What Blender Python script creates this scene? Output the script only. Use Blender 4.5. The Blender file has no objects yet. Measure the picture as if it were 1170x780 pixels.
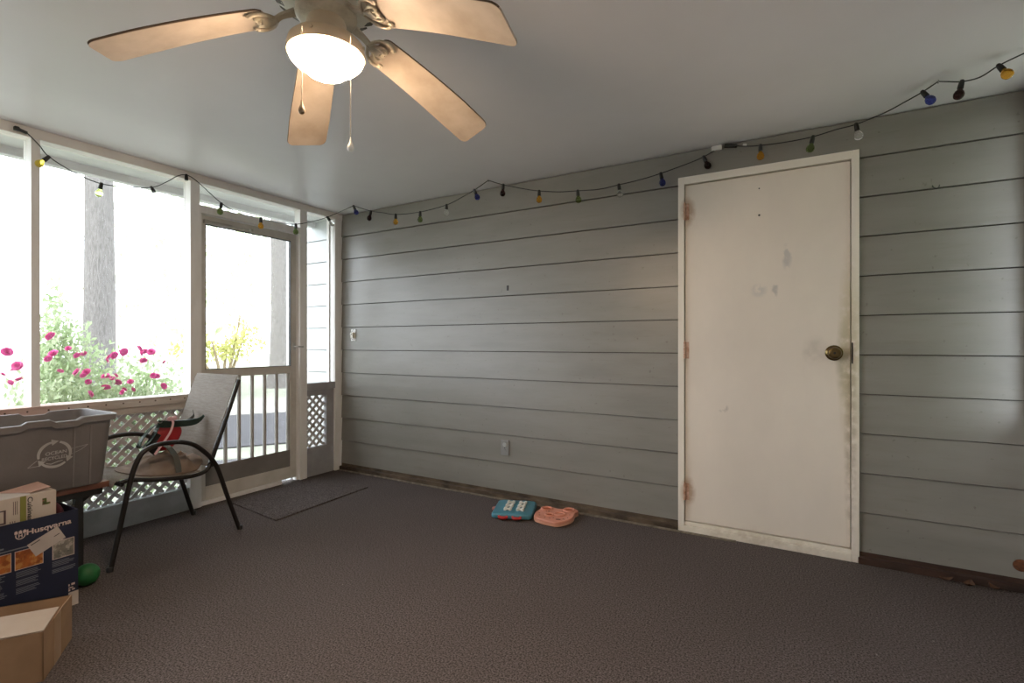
import bpy, bmesh, math, random
from mathutils import Vector, Matrix, Euler, noise
random.seed(7)
V = Vector
S = bpy.context.scene
C = S.collection
PI = math.pi

# ------------------------------------------------------------------ camera, sky, exposure
cam_d = bpy.data.cameras.new('camera'); cam = bpy.data.objects.new('camera', cam_d); C.objects.link(cam)
cam_d.sensor_width = 36; cam_d.lens = 571.6 * 36 / 1170; cam_d.shift_y = 2.5 / 1170; cam_d.clip_start = .05
cam.location = (3.617, -3.177, 1.138); cam.rotation_euler = (PI / 2, 0, math.radians(30))
S.camera = cam
SKY = 7.6
w = bpy.data.worlds.new('sky'); S.world = w; w.use_nodes = True
nt = w.node_tree; nt.nodes.clear()
bg = nt.nodes.new('ShaderNodeBackground'); wo = nt.nodes.new('ShaderNodeOutputWorld')
bg.inputs[0].default_value = (.85, .925, 1.0, 1); bg.inputs[1].default_value = SKY
nt.links.new(bg.outputs[0], wo.inputs[0])
sun_d = bpy.data.lights.new('sun', 'SUN'); sun_d.energy = 3.0; sun_d.angle = math.radians(6); sun_d.color = (1, .96, .90)
sun = bpy.data.objects.new('sun', sun_d); C.objects.link(sun)
sun.rotation_euler = V((-.10, -.62, .80)).to_track_quat('Z', 'Y').to_euler()
S.view_settings.view_transform = 'Standard'; S.view_settings.look = 'None'
S.view_settings.gamma = 1; S.view_settings.use_curve_mapping = False
S.view_settings.exposure = 0.07
BOWL = 182.0

# ------------------------------------------------------------------ materials
def nodes(name):
    m = bpy.data.materials.new(name); m.use_nodes = True
    n = m.node_tree.nodes; return m, m.node_tree, n['Principled BSDF'], n['Material Output']

def mix(t, fac, a, b):
    x = t.nodes.new('ShaderNodeMix'); x.data_type = 'RGBA'
    for s, v in ((0, fac), (6, a), (7, b)):
        if isinstance(v, bpy.types.NodeSocket): t.links.new(v, x.inputs[s])
        elif s == 0: x.inputs[0].default_value = v
        else: x.inputs[s].default_value = (*v[:3], 1)
    return x.outputs[2]

def math_n(t, op, a, b=None, clamp=False):
    x = t.nodes.new('ShaderNodeMath'); x.operation = op; x.use_clamp = clamp
    for i, v in enumerate((a, b)):
        if v is None: continue
        if isinstance(v, bpy.types.NodeSocket): t.links.new(v, x.inputs[i])
        else: x.inputs[i].default_value = v
    return x.outputs[0]

def pos(t, scale=(1, 1, 1), off=(0, 0, 0), world=True):
    if world: o = t.nodes.new('ShaderNodeNewGeometry').outputs['Position']
    else: o = t.nodes.new('ShaderNodeTexCoord').outputs['Object']
    mp = t.nodes.new('ShaderNodeMapping'); t.links.new(o, mp.inputs[0])
    mp.inputs['Location'].default_value = off; mp.inputs['Scale'].default_value = scale
    return mp.outputs[0]

def noise_n(t, vec, scale, detail=4, rough=.55):
    x = t.nodes.new('ShaderNodeTexNoise'); t.links.new(vec, x.inputs['Vector'])
    x.inputs['Scale'].default_value = scale; x.inputs['Detail'].default_value = detail; x.inputs['Roughness'].default_value = rough
    return x.outputs[0]

def ramp(t, v, lo, hi):
    x = t.nodes.new('ShaderNodeMapRange'); t.links.new(v, x.inputs[0])
    x.inputs[1].default_value = lo; x.inputs[2].default_value = hi
    return x.outputs[0]

def spot(t, c, r):
    """1 at world point c, 0 at ellipsoid radii r"""
    vs = t.nodes.new('ShaderNodeNewGeometry').outputs['Position']
    a = t.nodes.new('ShaderNodeVectorMath'); a.operation = 'SUBTRACT'; t.links.new(vs, a.inputs[0]); a.inputs[1].default_value = c
    b = t.nodes.new('ShaderNodeVectorMath'); b.operation = 'DIVIDE'; t.links.new(a.outputs[0], b.inputs[0]); b.inputs[1].default_value = r
    l = t.nodes.new('ShaderNodeVectorMath'); l.operation = 'LENGTH'; t.links.new(b.outputs[0], l.inputs[0])
    return math_n(t, 'SUBTRACT', 1.0, l.outputs['Value'], True)

def bump(t, p, h, strength, dist=.01):
    b = t.nodes.new('ShaderNodeBump'); b.inputs['Strength'].default_value = strength; b.inputs['Distance'].default_value = dist
    t.links.new(h, b.inputs['Height']); t.links.new(b.outputs[0], p.inputs['Normal'])

MATS = {}
def M(name, col, rough=.6, metal=0, col2=None, nscale=8, stretch=(1, 1, 1), b=0, bscale=60, spec=.5, lo=.35, hi=.7):
    if name in MATS: return MATS[name]
    m, t, p, o = nodes(name); MATS[name] = m
    p.inputs['Roughness'].default_value = rough; p.inputs['Metallic'].default_value = metal
    p.inputs['Specular IOR Level'].default_value = spec
    c2 = col2 or tuple(c * .86 for c in col)
    vec = pos(t, stretch)
    n = ramp(t, noise_n(t, vec, nscale), lo, hi)
    t.links.new(mix(t, n, col, c2), p.inputs['Base Color'])
    if b: bump(t, p, noise_n(t, vec, bscale, 3), b)
    return m

def siding_mat(name, base):
    m, t, p, o = nodes(name)
    p.inputs['Roughness'].default_value = .36; p.inputs['Specular IOR Level'].default_value = .6
    n1 = ramp(t, noise_n(t, pos(t, (.7, 1, 3.5)), 2.2, 5), .35, .72)
    c = mix(t, n1, base, tuple(x * .82 for x in base))
    n2 = ramp(t, noise_n(t, pos(t, (1.2, 1, 9)), 5, 6), .56, .75)
    c = mix(t, math_n(t, 'MULTIPLY', n2, .3), c, (base[0] * .72, base[1] * .66, base[2] * .58))
    n3 = ramp(t, noise_n(t, pos(t, (1, 1, 1), (3, 0, 0)), 38, 2), .70, .76)
    c = mix(t, math_n(t, 'MULTIPLY', n3, .5), c, (.12, .10, .08))
    t.links.new(c, p.inputs['Base Color'])
    bump(t, p, noise_n(t, pos(t, (.6, 1, 8)), 14, 4), .12, .004)
    return m

def plain_white(name, col, b=.05):
    return M(name, col, .5, col2=tuple(c * .9 for c in col), nscale=5, b=b, bscale=30)

SIDING = siding_mat('painted_siding', (.245, .232, .208))
WHITE = M('white_trim_paint', (.88, .86, .84), .5, col2=(.80, .77, .74), nscale=6, stretch=(3, 3, .7), b=.08, bscale=40)
BEAM = M('beam_paint', (.86, .82, .77), .5, col2=(.78, .74, .69), nscale=4, b=.06, bscale=30)
CEIL = M('ceiling_paint', (.80, .78, .80), .38, col2=(.74, .72, .74), nscale=1.2, b=.02, bscale=8)
CORD = M('black_cord', (.012, .012, .012), .5)

def emit_mat(name, col, s):
    m, t, p, o = nodes(name)
    p.inputs['Base Color'].default_value = (.9, .88, .84, 1); p.inputs['Roughness'].default_value = .3
    p.inputs['Emission Color'].default_value = (*col, 1); p.inputs['Emission Strength'].default_value = s
    return m

def glass_mat(name, col):
    m, t, p, o = nodes(name)
    p.inputs['Base Color'].default_value = (*col, 1); p.inputs['Roughness'].default_value = .05
    p.inputs['Transmission Weight'].default_value = .92; p.inputs['IOR'].default_value = 1.3
    return m

def screen_mat(name, fac, col):
    m, t, p, o = nodes(name)
    p.inputs['Base Color'].default_value = (*col, 1); p.inputs['Roughness'].default_value = .8
    tr = t.nodes.new('ShaderNodeBsdfTransparent'); mx = t.nodes.new('ShaderNodeMixShader')
    mx.inputs[0].default_value = fac
    t.links.new(tr.outputs[0], mx.inputs[1]); t.links.new(p.outputs[0], mx.inputs[2]); t.links.new(mx.outputs[0], o.inputs[0])
    return m
SCREEN = screen_mat('insect_screen', .10, (.35, .35, .36))
SCREEN_LOW = screen_mat('dusty_insect_screen', .16, (.30, .30, .31))

# ------------------------------------------------------------------ mesh helpers
class MB:
    def __init__(s): s.bm = bmesh.new()
    def face(s, vs):
        try: return s.bm.faces.new(vs)
        except ValueError: return None
    def box(s, a, b, bev=0):
        a, b = V(a), V(b)
        r = bmesh.ops.create_cube(s.bm, size=1.0)
        for v in r['verts']:
            v.co = V(((a[i] + b[i]) / 2 + v.co[i] * abs(b[i] - a[i]) for i in range(3)))
        if bev:
            es = list({e for v in r['verts'] for e in v.link_edges})
            bmesh.ops.bevel(s.bm, geom=es, offset=bev, segments=2, affect='EDGES', profile=.6)
        return s
    def obox(s, c, ax, ay, az, bev=0):
        """oriented box: centre and three half-axis vectors"""
        r = bmesh.ops.create_cube(s.bm, size=2.0); c, ax, ay, az = V(c), V(ax), V(ay), V(az)
        for v in r['verts']:
            x, y, z = v.co; v.co = c + ax * x + ay * y + az * z
        if bev:
            es = list({e for v in r['verts'] for e in v.link_edges})
            bmesh.ops.bevel(s.bm, geom=es, offset=bev, segments=2, affect='EDGES', profile=.6)
        return s
    def loops(s, loops, cap0=True, cap1=True, closed=True):
        L = [[s.bm.verts.new(V(p)) for p in lp] for lp in loops]
        for a, b in zip(L, L[1:]):
            n = len(a)
            for i in range(n if closed else n - 1):
                j = (i + 1) % n
                s.face((a[i], a[j], b[j], b[i]))
        if cap0: s.face(L[0][::-1])
        if cap1: s.face(L[-1])
        return s
    def tube(s, pts, r, n=8, smooth=0, flat=None):
        pts = [V(p) for p in pts]
        if smooth: pts = catmull(pts, smooth)
        rr = r if callable(r) else (lambda t: r)
        up = V((0, 0, 1)); loops = []; prev = None
        for i, p in enumerate(pts):
            d = (pts[min(i + 1, len(pts) - 1)] - pts[max(i - 1, 0)]).normalized()
            if prev is None:
                a = d.cross(up)
                if a.length < .05: a = d.cross(V((1, 0, 0)))
            else: a = prev - d * prev.dot(d)
            a.normalize(); prev = a; b = d.cross(a)
            k = rr(i / max(1, len(pts) - 1))
            loops.append([p + (a * math.cos(q) + b * math.sin(q)) * k for q in (2 * PI * j / n for j in range(n))])
        return s.loops(loops)
    def lathe(s, prof, c=(0, 0, 0), n=32, axis=None):
        c = V(c); q = axis and V((0, 0, 1)).rotation_difference(V(axis).normalized())
        L = []
        for r, z in prof:
            lp = []
            for j in range(n):
                p = V((max(r, 1e-5) * math.cos(2 * PI * j / n), max(r, 1e-5) * math.sin(2 * PI * j / n), z))
                if q: p = q @ p
                lp.append(c + p)
            L.append(lp)
        return s.loops(L)
    def prism(s, poly, ext):
        """polygon of 3-D points extruded by a vector"""
        e = V(ext); return s.loops([[V(p) for p in poly], [V(p) + e for p in poly]])
    def ribbon(s, pts, wdir, width, th=.003, smooth=6):
        pts = catmull([V(p) for p in pts], smooth); n = len(pts); L = []
        for i, p in enumerate(pts):
            wd = wdir(i / (n - 1)) if callable(wdir) else V(wdir)
            d = (pts[min(i + 1, n - 1)] - pts[max(i - 1, 0)]).normalized()
            wd = (wd - d * wd.dot(d)).normalized(); nn = d.cross(wd)
            ww = width(i / (n - 1)) if callable(width) else width
            L.append([p + wd * ww / 2 + nn * th / 2, p + wd * ww / 2 - nn * th / 2, p - wd * ww / 2 - nn * th / 2, p - wd * ww / 2 + nn * th / 2])
        return s.loops(L)
    def ball(s, c, r, seg=20, sc=(1, 1, 1)):
        rr = bmesh.ops.create_uvsphere(s.bm, u_segments=seg, v_segments=seg // 2, radius=r)
        for v in rr['verts']: v.co = V(c) + V((v.co[i] * sc[i] for i in range(3)))
        return s
    def torus(s, c, R, r, axis=(0, 0, 1), n=24, k=8, sx=1, sy=1):
        q = V((0, 0, 1)).rotation_difference(V(axis).normalized())
        L = []
        for i in range(n + 1):
            a = 2 * PI * i / n
            L.append([V(c) + q @ V(((R + r * math.cos(b)) * math.cos(a) * sx, (R + r * math.cos(b)) * math.sin(a) * sy, r * math.sin(b))) for b in (2 * PI * j / k for j in range(k))])
        return s.loops(L, False, False)
    def build(s, name, mat, parent=None, smooth=False, loc=None):
        bmesh.ops.remove_doubles(s.bm, verts=s.bm.verts, dist=1e-6)
        bmesh.ops.recalc_face_normals(s.bm, faces=s.bm.faces)
        me = bpy.data.meshes.new(name)
        base = V((0, 0, 0))
        q = parent
        while q is not None: base += q.location; q = q.parent
        if loc is not None: loc = V(loc)
        off = base + (loc - base if loc is not None else V((0, 0, 0)))
        for v in s.bm.verts: v.co -= off
        if smooth:
            for f in s.bm.faces: f.smooth = True
            for e in s.bm.edges:
                if len(e.link_faces) == 2 and e.calc_face_angle(0) > math.radians(40): e.smooth = False
        s.bm.to_mesh(me); s.bm.free()
        o = bpy.data.objects.new(name, me); C.objects.link(o)
        o.data.materials.append(mat)
        if parent: o.parent = parent
        if loc is not None: o.location = off - base
        return o

def catmull(pts, k):
    if len(pts) < 3 or not k: return pts
    out = []
    P = [pts[0] * 2 - pts[1]] + pts + [pts[-1] * 2 - pts[-2]]
    for i in range(1, len(P) - 2):
        a, b, c, d = P[i - 1], P[i], P[i + 1], P[i + 2]
        for j in range(k):
            t = j / k
            out.append(.5 * (2 * b + (c - a) * t + (2 * a - 5 * b + 4 * c - d) * t * t + (3 * b - a - 3 * c + d) * t ** 3))
    out.append(pts[-1]); return out

def rrect(cx, cy, hx, hy, r, z, n=5):
    out = []
    for sx, sy, a0 in ((1, 1, 0), (-1, 1, PI / 2), (-1, -1, PI), (1, -1, 1.5 * PI)):
        for i in range(n):
            a = a0 + PI / 2 * i / (n - 1)
            out.append((cx + sx * (hx - r) + r * math.cos(a), cy + sy * (hy - r) + r * math.sin(a), z))
    return out

def struct(o): o['kind'] = 'structure'; return o
def tag(o, label, cat, group=None, kind=None):
    o['label'] = label; o['category'] = cat
    if group: o['group'] = group
    if kind: o['kind'] = kind
    return o
def thing(name, loc, label, cat, group=None):
    o = bpy.data.objects.new(name, None); C.objects.link(o); o.location = loc
    o.empty_display_size = .05
    return tag(o, label, cat, group)

def text(name, s, mat, parent, origin, right, up, width=None, height=.05, extrude=.0006, bold=0):
    """lettering standing on a surface: origin = lower left corner of the first letter"""
    cu = bpy.data.curves.new('lettering_curve', 'FONT'); cu.body = s; cu.size = 1; cu.offset = bold
    tmp = bpy.data.objects.new('lettering_curve', cu); C.objects.link(tmp)
    dg = bpy.context.evaluated_depsgraph_get()
    me = bpy.data.meshes.new_from_object(tmp.evaluated_get(dg))
    bpy.data.objects.remove(tmp); bpy.data.curves.remove(cu)
    bm = bmesh.new(); bm.from_mesh(me); bpy.data.meshes.remove(me)
    xs = [v.co.x for v in bm.verts]; ys = [v.co.y for v in bm.verts]
    x0, x1, y0, y1 = min(xs), max(xs), min(ys), max(ys)
    ky = height / (y1 - y0); kx = (width / (x1 - x0)) if width else ky
    R, U = V(right).normalized(), V(up).normalized(); N = R.cross(U)
    for v in bm.verts: v.co = V(origin) + R * (v.co.x - x0) * kx + U * (v.co.y - y0) * ky + N * extrude
    mb = MB(); mb.bm.free(); mb.bm = bm
    return mb.build(name, mat, parent)

# ------------------------------------------------------------------ shell of the porch
RX, RY, CH = 4.516, -4.4, 2.31           # right wall, wall behind the camera, ceiling height
def carpet():
    m, t, p, o = nodes('brown_carpet')
    p.inputs['Roughness'].default_value = .95; p.inputs['Specular IOR Level'].default_value = .1
    fine = noise_n(t, pos(t), 150, 2, .7)
    c = mix(t, ramp(t, fine, .36, .66), (.030, .024, .023), (.182, .152, .148))
    big = ramp(t, noise_n(t, pos(t), 1.4, 5), .35, .7)
    c = mix(t, math_n(t, 'MULTIPLY', big, .35), c, (.085, .072, .068))
    speck = ramp(t, noise_n(t, pos(t), 60, 1), .76, .80)
    c = mix(t, math_n(t, 'MULTIPLY', speck, .4), c, (.35, .33, .31))
    t.links.new(c, p.inputs['Base Color']); bump(t, p, fine, .6, .006)
    return m
CARPET = carpet()
struct(MB().box((-.1, RY, -.12), (RX, -.012, 0)).build('floor', CARPET))
struct(MB().box((-.02, RY - .9, CH), (RX + .9, .02, CH + .08)).build('ceiling', CEIL))
struct(MB().box((-.40, RY - .9, 2.285), (-.02, .9, 2.39)).box((-.42, RY - .9, 2.235), (-.36, .9, 2.40)).build('trim_1', M('soffit_paint', (.70, .70, .69), .6, b=.03)))

def siding(mb, x0, x1, z0, z1, y=0.0, zb=1.0826, e=.205):
    k = math.floor((z0 - zb) / e) - 1
    while zb + k * e < z1:
        a, b = max(zb + k * e, z0), min(zb + (k + 1) * e, z1)
        if b - a > .004:
            ta = (a - zb - k * e) / e; tb = (b - zb - k * e) / e
            ya = y - .014 + .010 * ta; yb = y - .014 + .010 * tb
            mb.prism([(x0, ya, a), (x0, yb, b - .005), (x0, y + .012, b - .005), (x0, y + .012, a)], (x1 - x0, 0, 0))
        k += 1
sd = MB()
siding(sd, 0, 2.969, .0576, CH - .002); siding(sd, 3.875, RX, .0576, CH - .002); siding(sd, 2.969, 3.875, 2.147, CH - .002)
struct(sd.build('wall_back', SIDING))
struct(MB().box((-.02, .02, -.1), (2.98, .14, CH)).box((3.865, .02, -.1), (RX + .1, .14, CH)).box((2.98, .02, 2.13), (3.865, .14, CH)).box((2.9, .15, -.1), (3.95, .2, CH)).build('wall_inner', M('wall_sheathing', (.06, .05, .04), .9)))
ex = MB(); siding(ex, -.72, -.002, .0, 2.6, y=.0); ex.box((-.72, .02, -.4), (-.02, .9, 2.6)); ex.box((-.76, -.03, -.4), (-.69, .05, 2.6))
struct(ex.build('wall_outside', siding_mat('outside_siding', (.50, .52, .52))))
# dirty timber sill along the foot of the siding, and the trim of the carpet
WOODB = M('dirty_timber', (.14, .10, .065), .85, col2=(.045, .03, .02), nscale=14, stretch=(.5, 1, 1), b=.5, bscale=30, lo=.3, hi=.65)
for x0, x1, m in ((0, 2.969, WOODB), (3.875, RX, M('darker_timber', (.055, .026, .017), .85, col2=(.02, .011, .008), nscale=14, stretch=(.5, 1, 1), b=.5, bscale=30))):  # right-hand length in a darker reddish brown
    struct(MB().box((x0, -.040, 0), (x1, .02, .034), .004).box((x0, -.012, .034), (x1, .02, .06)).build('baseboard_back', m))
random.seed(3)
eb = MB()
x = .02
while x < 2.92:
    l = random.uniform(.25, .7); eb.obox((x + l / 2, -.050 + random.uniform(-.003, .003), .004), (l / 2, 0, 0), (0, .009, 0), (0, 0, .004), .002); x += l + .004
struct(eb.build('trim_2', M('carpet_edge_strip', (.24, .20, .155), .9, col2=(.10, .085, .065), nscale=20, b=.4)))

# --- screened wall on the left ------------------------------------------------------------
def post(n, y0, y1, d=.09, z0=0, z1=2.26):
    return struct(MB().box((-d, y0, z0), (0, y1, z1), .002).build('trim_%d' % n, WHITE))
post(3, -2.131, -2.093, .11); post(4, -1.312, -1.251, .09); post(5, -.446, -.378, .075); post(6, -.084, -.004, .09)
post(7, -3.40, -3.34, .11)
struct(MB().box((-.09, RY, 2.255), (.004, -.002, CH), .003).build('trim_8', BEAM))
# sill with its fascia board: colour ramps to reddish towards the near end
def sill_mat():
    m, t, p, o = nodes('reddish_end_sill'); p.inputs['Roughness'].default_value = .65
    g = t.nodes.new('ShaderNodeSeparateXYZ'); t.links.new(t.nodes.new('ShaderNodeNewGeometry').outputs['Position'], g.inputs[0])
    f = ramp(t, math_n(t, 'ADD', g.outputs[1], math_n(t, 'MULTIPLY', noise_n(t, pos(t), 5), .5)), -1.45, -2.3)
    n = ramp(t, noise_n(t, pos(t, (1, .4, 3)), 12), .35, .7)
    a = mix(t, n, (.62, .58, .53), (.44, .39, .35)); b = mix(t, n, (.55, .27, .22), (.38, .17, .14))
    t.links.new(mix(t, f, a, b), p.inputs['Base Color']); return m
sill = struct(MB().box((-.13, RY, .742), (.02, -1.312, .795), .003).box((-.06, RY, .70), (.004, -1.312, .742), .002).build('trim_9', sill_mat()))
nb = MB()
for i in range(12): nb.lathe([(.0045, 0), (.0045, .002), (0, .003)], (.0195, -1.36 - i * .088, .772), 8, (1, 0, 0))
nb.build('nail_heads', M('rusty_nail', (.06, .03, .02), .7), sill)
KICK = M('kickboard_paint', (.46, .48, .50), .6, col2=(.33, .34, .35), nscale=7, b=.1)
struct(MB().box((-.075, RY, -.02), (-.012, -1.312, .152), .003).build('wall_left', KICK))
# bottom panel and rail of the narrow bay
NAR = M('grey_bay_paint', (.38, .37, .38), .6, col2=(.30, .29, .30), nscale=9, b=.1)
struct(MB().box((-.075, -.378, .742), (.002, -.084, .80), .003).box((-.06, -.378, 0), (-.02, -.084, .245), .002)
       .box((-.06, -.378, .69), (-.02, -.084, .742)).box((-.058, -.16, .245), (-.021, -.084, .69)).build('trim_10', NAR))
# lattices
def lattice(name, y0, y1, z0, z1, label):
    mb = MB(); p = .0502; wd = .0235; x0 = -.058
    for sgn, xx in ((1, x0), (-1, x0 + .007)):
        n = int(((y1 - y0) + (z1 - z0)) / (p * 1.41421)) + 2
        for i in range(-1, n + 1):
            c = i * p * 1.41421
            # strip centre line y - y0 + sgn*(z - zref) = c
            pts = []
            def inside(y, z): return y0 - 1e-6 <= y <= y1 + 1e-6 and z0 - 1e-6 <= z <= z1 + 1e-6
            zr = z0 if sgn > 0 else z1
            for y, z in ((y0, zr + sgn * c), (y1, zr + sgn * (c - (y1 - y0))), (y0 + c - sgn * (z0 - zr), z0), (y0 + c - sgn * (z1 - zr), z1)):
                if inside(y, z) and all((y - q[0]) ** 2 + (z - q[1]) ** 2 > 1e-8 for q in pts): pts.append((y, z))
            if len(pts) < 2: continue
            a, b = V((xx, *pts[0])), V((xx, *pts[1])); d = b - a
            if d.length < .02: continue
            nrm = V((0, -d.z, d.y)).normalized()
            mb.obox((a + b) / 2, d / 2, nrm * wd / 2, (.003, 0, 0))
    return struct(tag(mb.build(name, LAT), label, 'lattice'))
LAT = M('lattice_paint', (.62, .60, .60), .6, col2=(.50, .48, .48), nscale=15)
lattice('lattice_panel', -2.093, -1.312, .15, .70, 'grey diagonal lattice under the wide screen, behind the sling chair')
lattice('lattice_panel', -3.34, -2.131, .15, .70, 'grey diagonal lattice behind the recycling bin and the bench')
lattice('lattice_panel', -.378, -.165, .245, .69, 'small grey diagonal lattice in the narrow bay beside the screen door')
# insect screens
def screen(n, y0, y1, z0, z1, m=None, x=-.067): return struct(MB().box((x - .0008, y0, z0), (x, y1, z1)).build('window_%d' % n, m or SCREEN))
screen(1, RY, -2.131, .795, 2.255); screen(2, -2.093, -1.312, .795, 2.255); screen(3, -1.251, -.446, 2.10, 2.255); screen(4, -.378, -.084, .80, 2.255)
screen(5, RY, -1.312, .152, .70, SCREEN_LOW, -.070); screen(6, -.378, -.084, .245, .742, SCREEN_LOW, -.064)
# narrow bay inner stop strip
struct(MB().box((-.05, -.135, .80), (-.02, -.118, 2.255)).build('trim_11', WHITE))
# header over the screen door
struct(MB().box((-.09, -1.251, 2.05), (0, -.446, 2.105), .002).box((-.09, -1.251, 0), (-.005, -1.236, 2.05)).box((-.075, -.46, 0), (-.03, -.446, 2.05)).box((-.09, -1.251, 0), (-.02, -.60, .027)).build('trim_12', WHITE))

# --- screen door --------------------------------------------------------------------------
DOORP = M('screen_door_paint', (.68, .64, .59), .55, col2=(.56, .52, .47), nscale=7, b=.08)
DX0, DX1 = -.062, -.030
sdoor = struct(MB().box((DX0, -1.234, .03), (DX1, -1.197, 2.045), .002).box((DX0, -.512, .03), (DX1, -.461, 2.045), .002)
      .box((DX0, -1.197, 1.985), (DX1, -.512, 2.045), .002).box((DX0, -1.197, .895), (DX1, -.512, .955), .002)
      .box((DX0, -1.197, .03), (DX1, -.512, .125), .002).build('door_1', DOORP))
MB().box((-.05, -1.197, .125), (-.042, -.512, .262)).build('kick_panel', M('grey_kick_panel', (.22, .20, .19), .7, b=.1), sdoor)
for i in range(7):
    y = -1.150 + i * .1035
    MB().tube([(-.046, y, .262), (-.046, y, .895)], .0135, 12).build('baluster', M('baluster_paint', (.50, .48, .46), .5), sdoor, True)
MB().box((-.0485, -1.197, .955), (-.0478, -.512, 1.985)).build('screen_panel', SCREEN, sdoor)
MB().box((-.0565, -1.197, .262), (-.0558, -.512, .895)).build('lower_screen', screen_mat('lower_door_screen', .28, (.30, .30, .32)), sdoor)
sp = MB()
for a, b in (((-1.197, .955), (-1.193, 1.985)), ((-.516, .955), (-.512, 1.985)), ((-1.193, .955), (-.516, .959)), ((-1.193, 1.981), (-.516, 1.985))):
    sp.box((-.052, a[0], a[1]), (-.029, b[0], b[1]))
sp.build('screen_spline', M('black_spline', (.02, .02, .02), .6), sdoor)
hd = MB().box((-.03, -.497, 1.085), (-.022, -.474, 1.145), .003).tube([(-.022, -.486, 1.115), (.012, -.486, 1.115)], .006, 8).tube([(.012, -.486, 1.115), (.014, -.45, 1.112), (.012, -.425, 1.112)], .007, 8, 4)
hd.build('handle', M('worn_chrome', (.62, .62, .60), .3, .8), sdoor, True)
hc = MB().tube([(-.012, -1.19, 1.998), (-.012, -1.02, 1.998)], .012, 12).tube([(-.012, -1.02, 1.998), (-.012, -.86, 2.0)], .004, 8).box((-.03, -1.215, 1.985), (-.004, -1.185, 2.012), .002).box((-.03, -.875, 1.99), (-.004, -.855, 2.01), .002)
hc.build('door_closer', M('closer_metal', (.50, .47, .42), .4, .5), sdoor, True)

# --- house door ---------------------------------------------------------------------------
def door_mat(name, col):
    m, t, p, o = nodes(name); p.inputs['Roughness'].default_value = .45
    c = mix(t, ramp(t, noise_n(t, pos(t, (1, 1, .6)), 2.5, 5), .35, .7), col, tuple(x * .90 for x in col))
    gr = noise_n(t, pos(t), 22, 5)
    def dirt(c, cen, r, colr, amt, lo=.35, hi=.6):
        f = math_n(t, 'MULTIPLY', math_n(t, 'MULTIPLY', ramp(t, spot(t, cen, r), 0, .55), ramp(t, gr, lo, hi)), amt)
        return mix(t, f, c, colr)
    c = dirt(c, (3.825, 0, 1.05), (.055, .2, .26), (.22, .20, .11), .5)
    c = dirt(c, (3.84, 0, 1.1), (.06, .2, .62), (.52, .46, .27), .5, .3, .5)
    c = dirt(c, (3.845, 0, .55), (.035, .2, .6), (.34, .27, .18), .5)
    for z in (1.938, .241): c = dirt(c, (3.025, 0, z), (.05, .2, .10), (.36, .20, .09), .65, .25, .5)
    c = dirt(c, (3.55, 0, 1.62), (.03, .2, .085), (.46, .44, .43), .6, .45, .55)
    c = dirt(c, (3.41, 0, 1.44), (.05, .2, .045), (.50, .48, .46), .5, .4, .5)
    c = dirt(c, (3.49, 0, 1.45), (.02, .2, .08), (.33, .32, .31), .5, .5, .6)
    c = dirt(c, (3.22, 0, .76), (.035, .2, .03), (.30, .27, .24), .6, .45, .55)
    c = dirt(c, (3.68, 0, 1.10), (.07, .2, .09), (.46, .41, .35), .4, .3, .6)
    c = dirt(c, (3.42, 0, .02), (.50, .2, .06), (.45, .37, .28), .5, .3, .6)
    t.links.new(c, p.inputs['Base Color']); bump(t, p, noise_n(t, pos(t), 9, 3), .04)
    return m
DP = door_mat('house_door_paint', (.80, .72, .63))
FP = door_mat('door_frame_paint', (.82, .76, .67))
hdoor = struct(MB().box((3.008, -.012, .066), (3.842, .03, 2.098), .002).build('door_2', DP))
struct(MB().box((2.969, -.030, 0), (3.004, .04, 2.147), .002).box((3.846, -.030, 0), (3.880, .04, 2.147), .002).box((3.004, -.030, 2.103), (3.846, .04, 2.147), .002)
       .box((3.004, -.034, 0), (3.846, .04, .040), .004).box((3.004, -.022, .040), (3.846, .04, .060), .003).build('trim_13', FP))
RUST = M('rusty_painted_hinge', (.68, .47, .37), .6, .0, col2=(.42, .20, .11), nscale=40)
for z in (1.938, 1.098, .241):
    h = MB().box((3.006, -.0155, z - .05), (3.03, -.0115, z + .05), .001)
    for k in range(3): h.tube([(3.005, -.022, z - .05 + k * .034), (3.005, -.022, z - .018 + k * .034)], .0095, 10)
    h.ball((3.005, -.022, z + .056), .006, 10)
    h.build('hinge', RUST, hdoor, True)
BRASS = M('tarnished_brass', (.17, .12, .055), .3, 1, col2=(.10, .07, .03), nscale=30)
kx, kz = 3.770, 1.089
kn = MB().lathe([(.0, 0), (.041, 0), (.041, .004), (.034, .011), (.013, .013), (.012, .03), (.021, .036), (.031, .044), (.032, .054), (.027, .062), (.020, .064), (.018, .061), (0, .060)], (kx, -.012, kz), 28, (0, -1, 0))
knob = kn.build('door_knob', BRASS, hdoor, True)
MB().lathe([(0, 0), (.006, 0), (.006, .002), (0, .002)], (kx, -.0735, kz), 12, (0, -1, 0)).build('keyhole', CORD, knob)
MB().box((3.846, -.0325, kz - .055), (3.853, -.0295, kz + .055), .001).build('strike_plate', M('dark_latch_metal', (.03, .025, .02), .5, .6), hdoor)
for z, r in ((1.868, .006), (2.02, .004)): MB().lathe([(0, 0), (r, 0), (r * .8, .003), (0, .003)], (3.412, -.012, z), 12, (0, -1, 0)).build('peephole', M('dark_hole_plug', (.03, .025, .02), .5), hdoor)

# --- right and rear walls, out of the picture, that close the porch -------------------------
struct(MB().box((RX, RY, -.1), (RX + .08, .02, .80)).box((RX, -.10, .8), (RX + .08, .02, CH)).box((RX, RY, 2.2), (RX + .08, .02, CH)).box((RX, RY, .8), (RX + .08, -.58, CH)).build('wall_right', WHITE))
struct(MB().box((-.1, RY - .08, -.1), (RX + .08, RY, .80)).box((-.1, RY - .08, .8), (RX + .08, RY, CH)).build('wall_front', WHITE))

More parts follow.
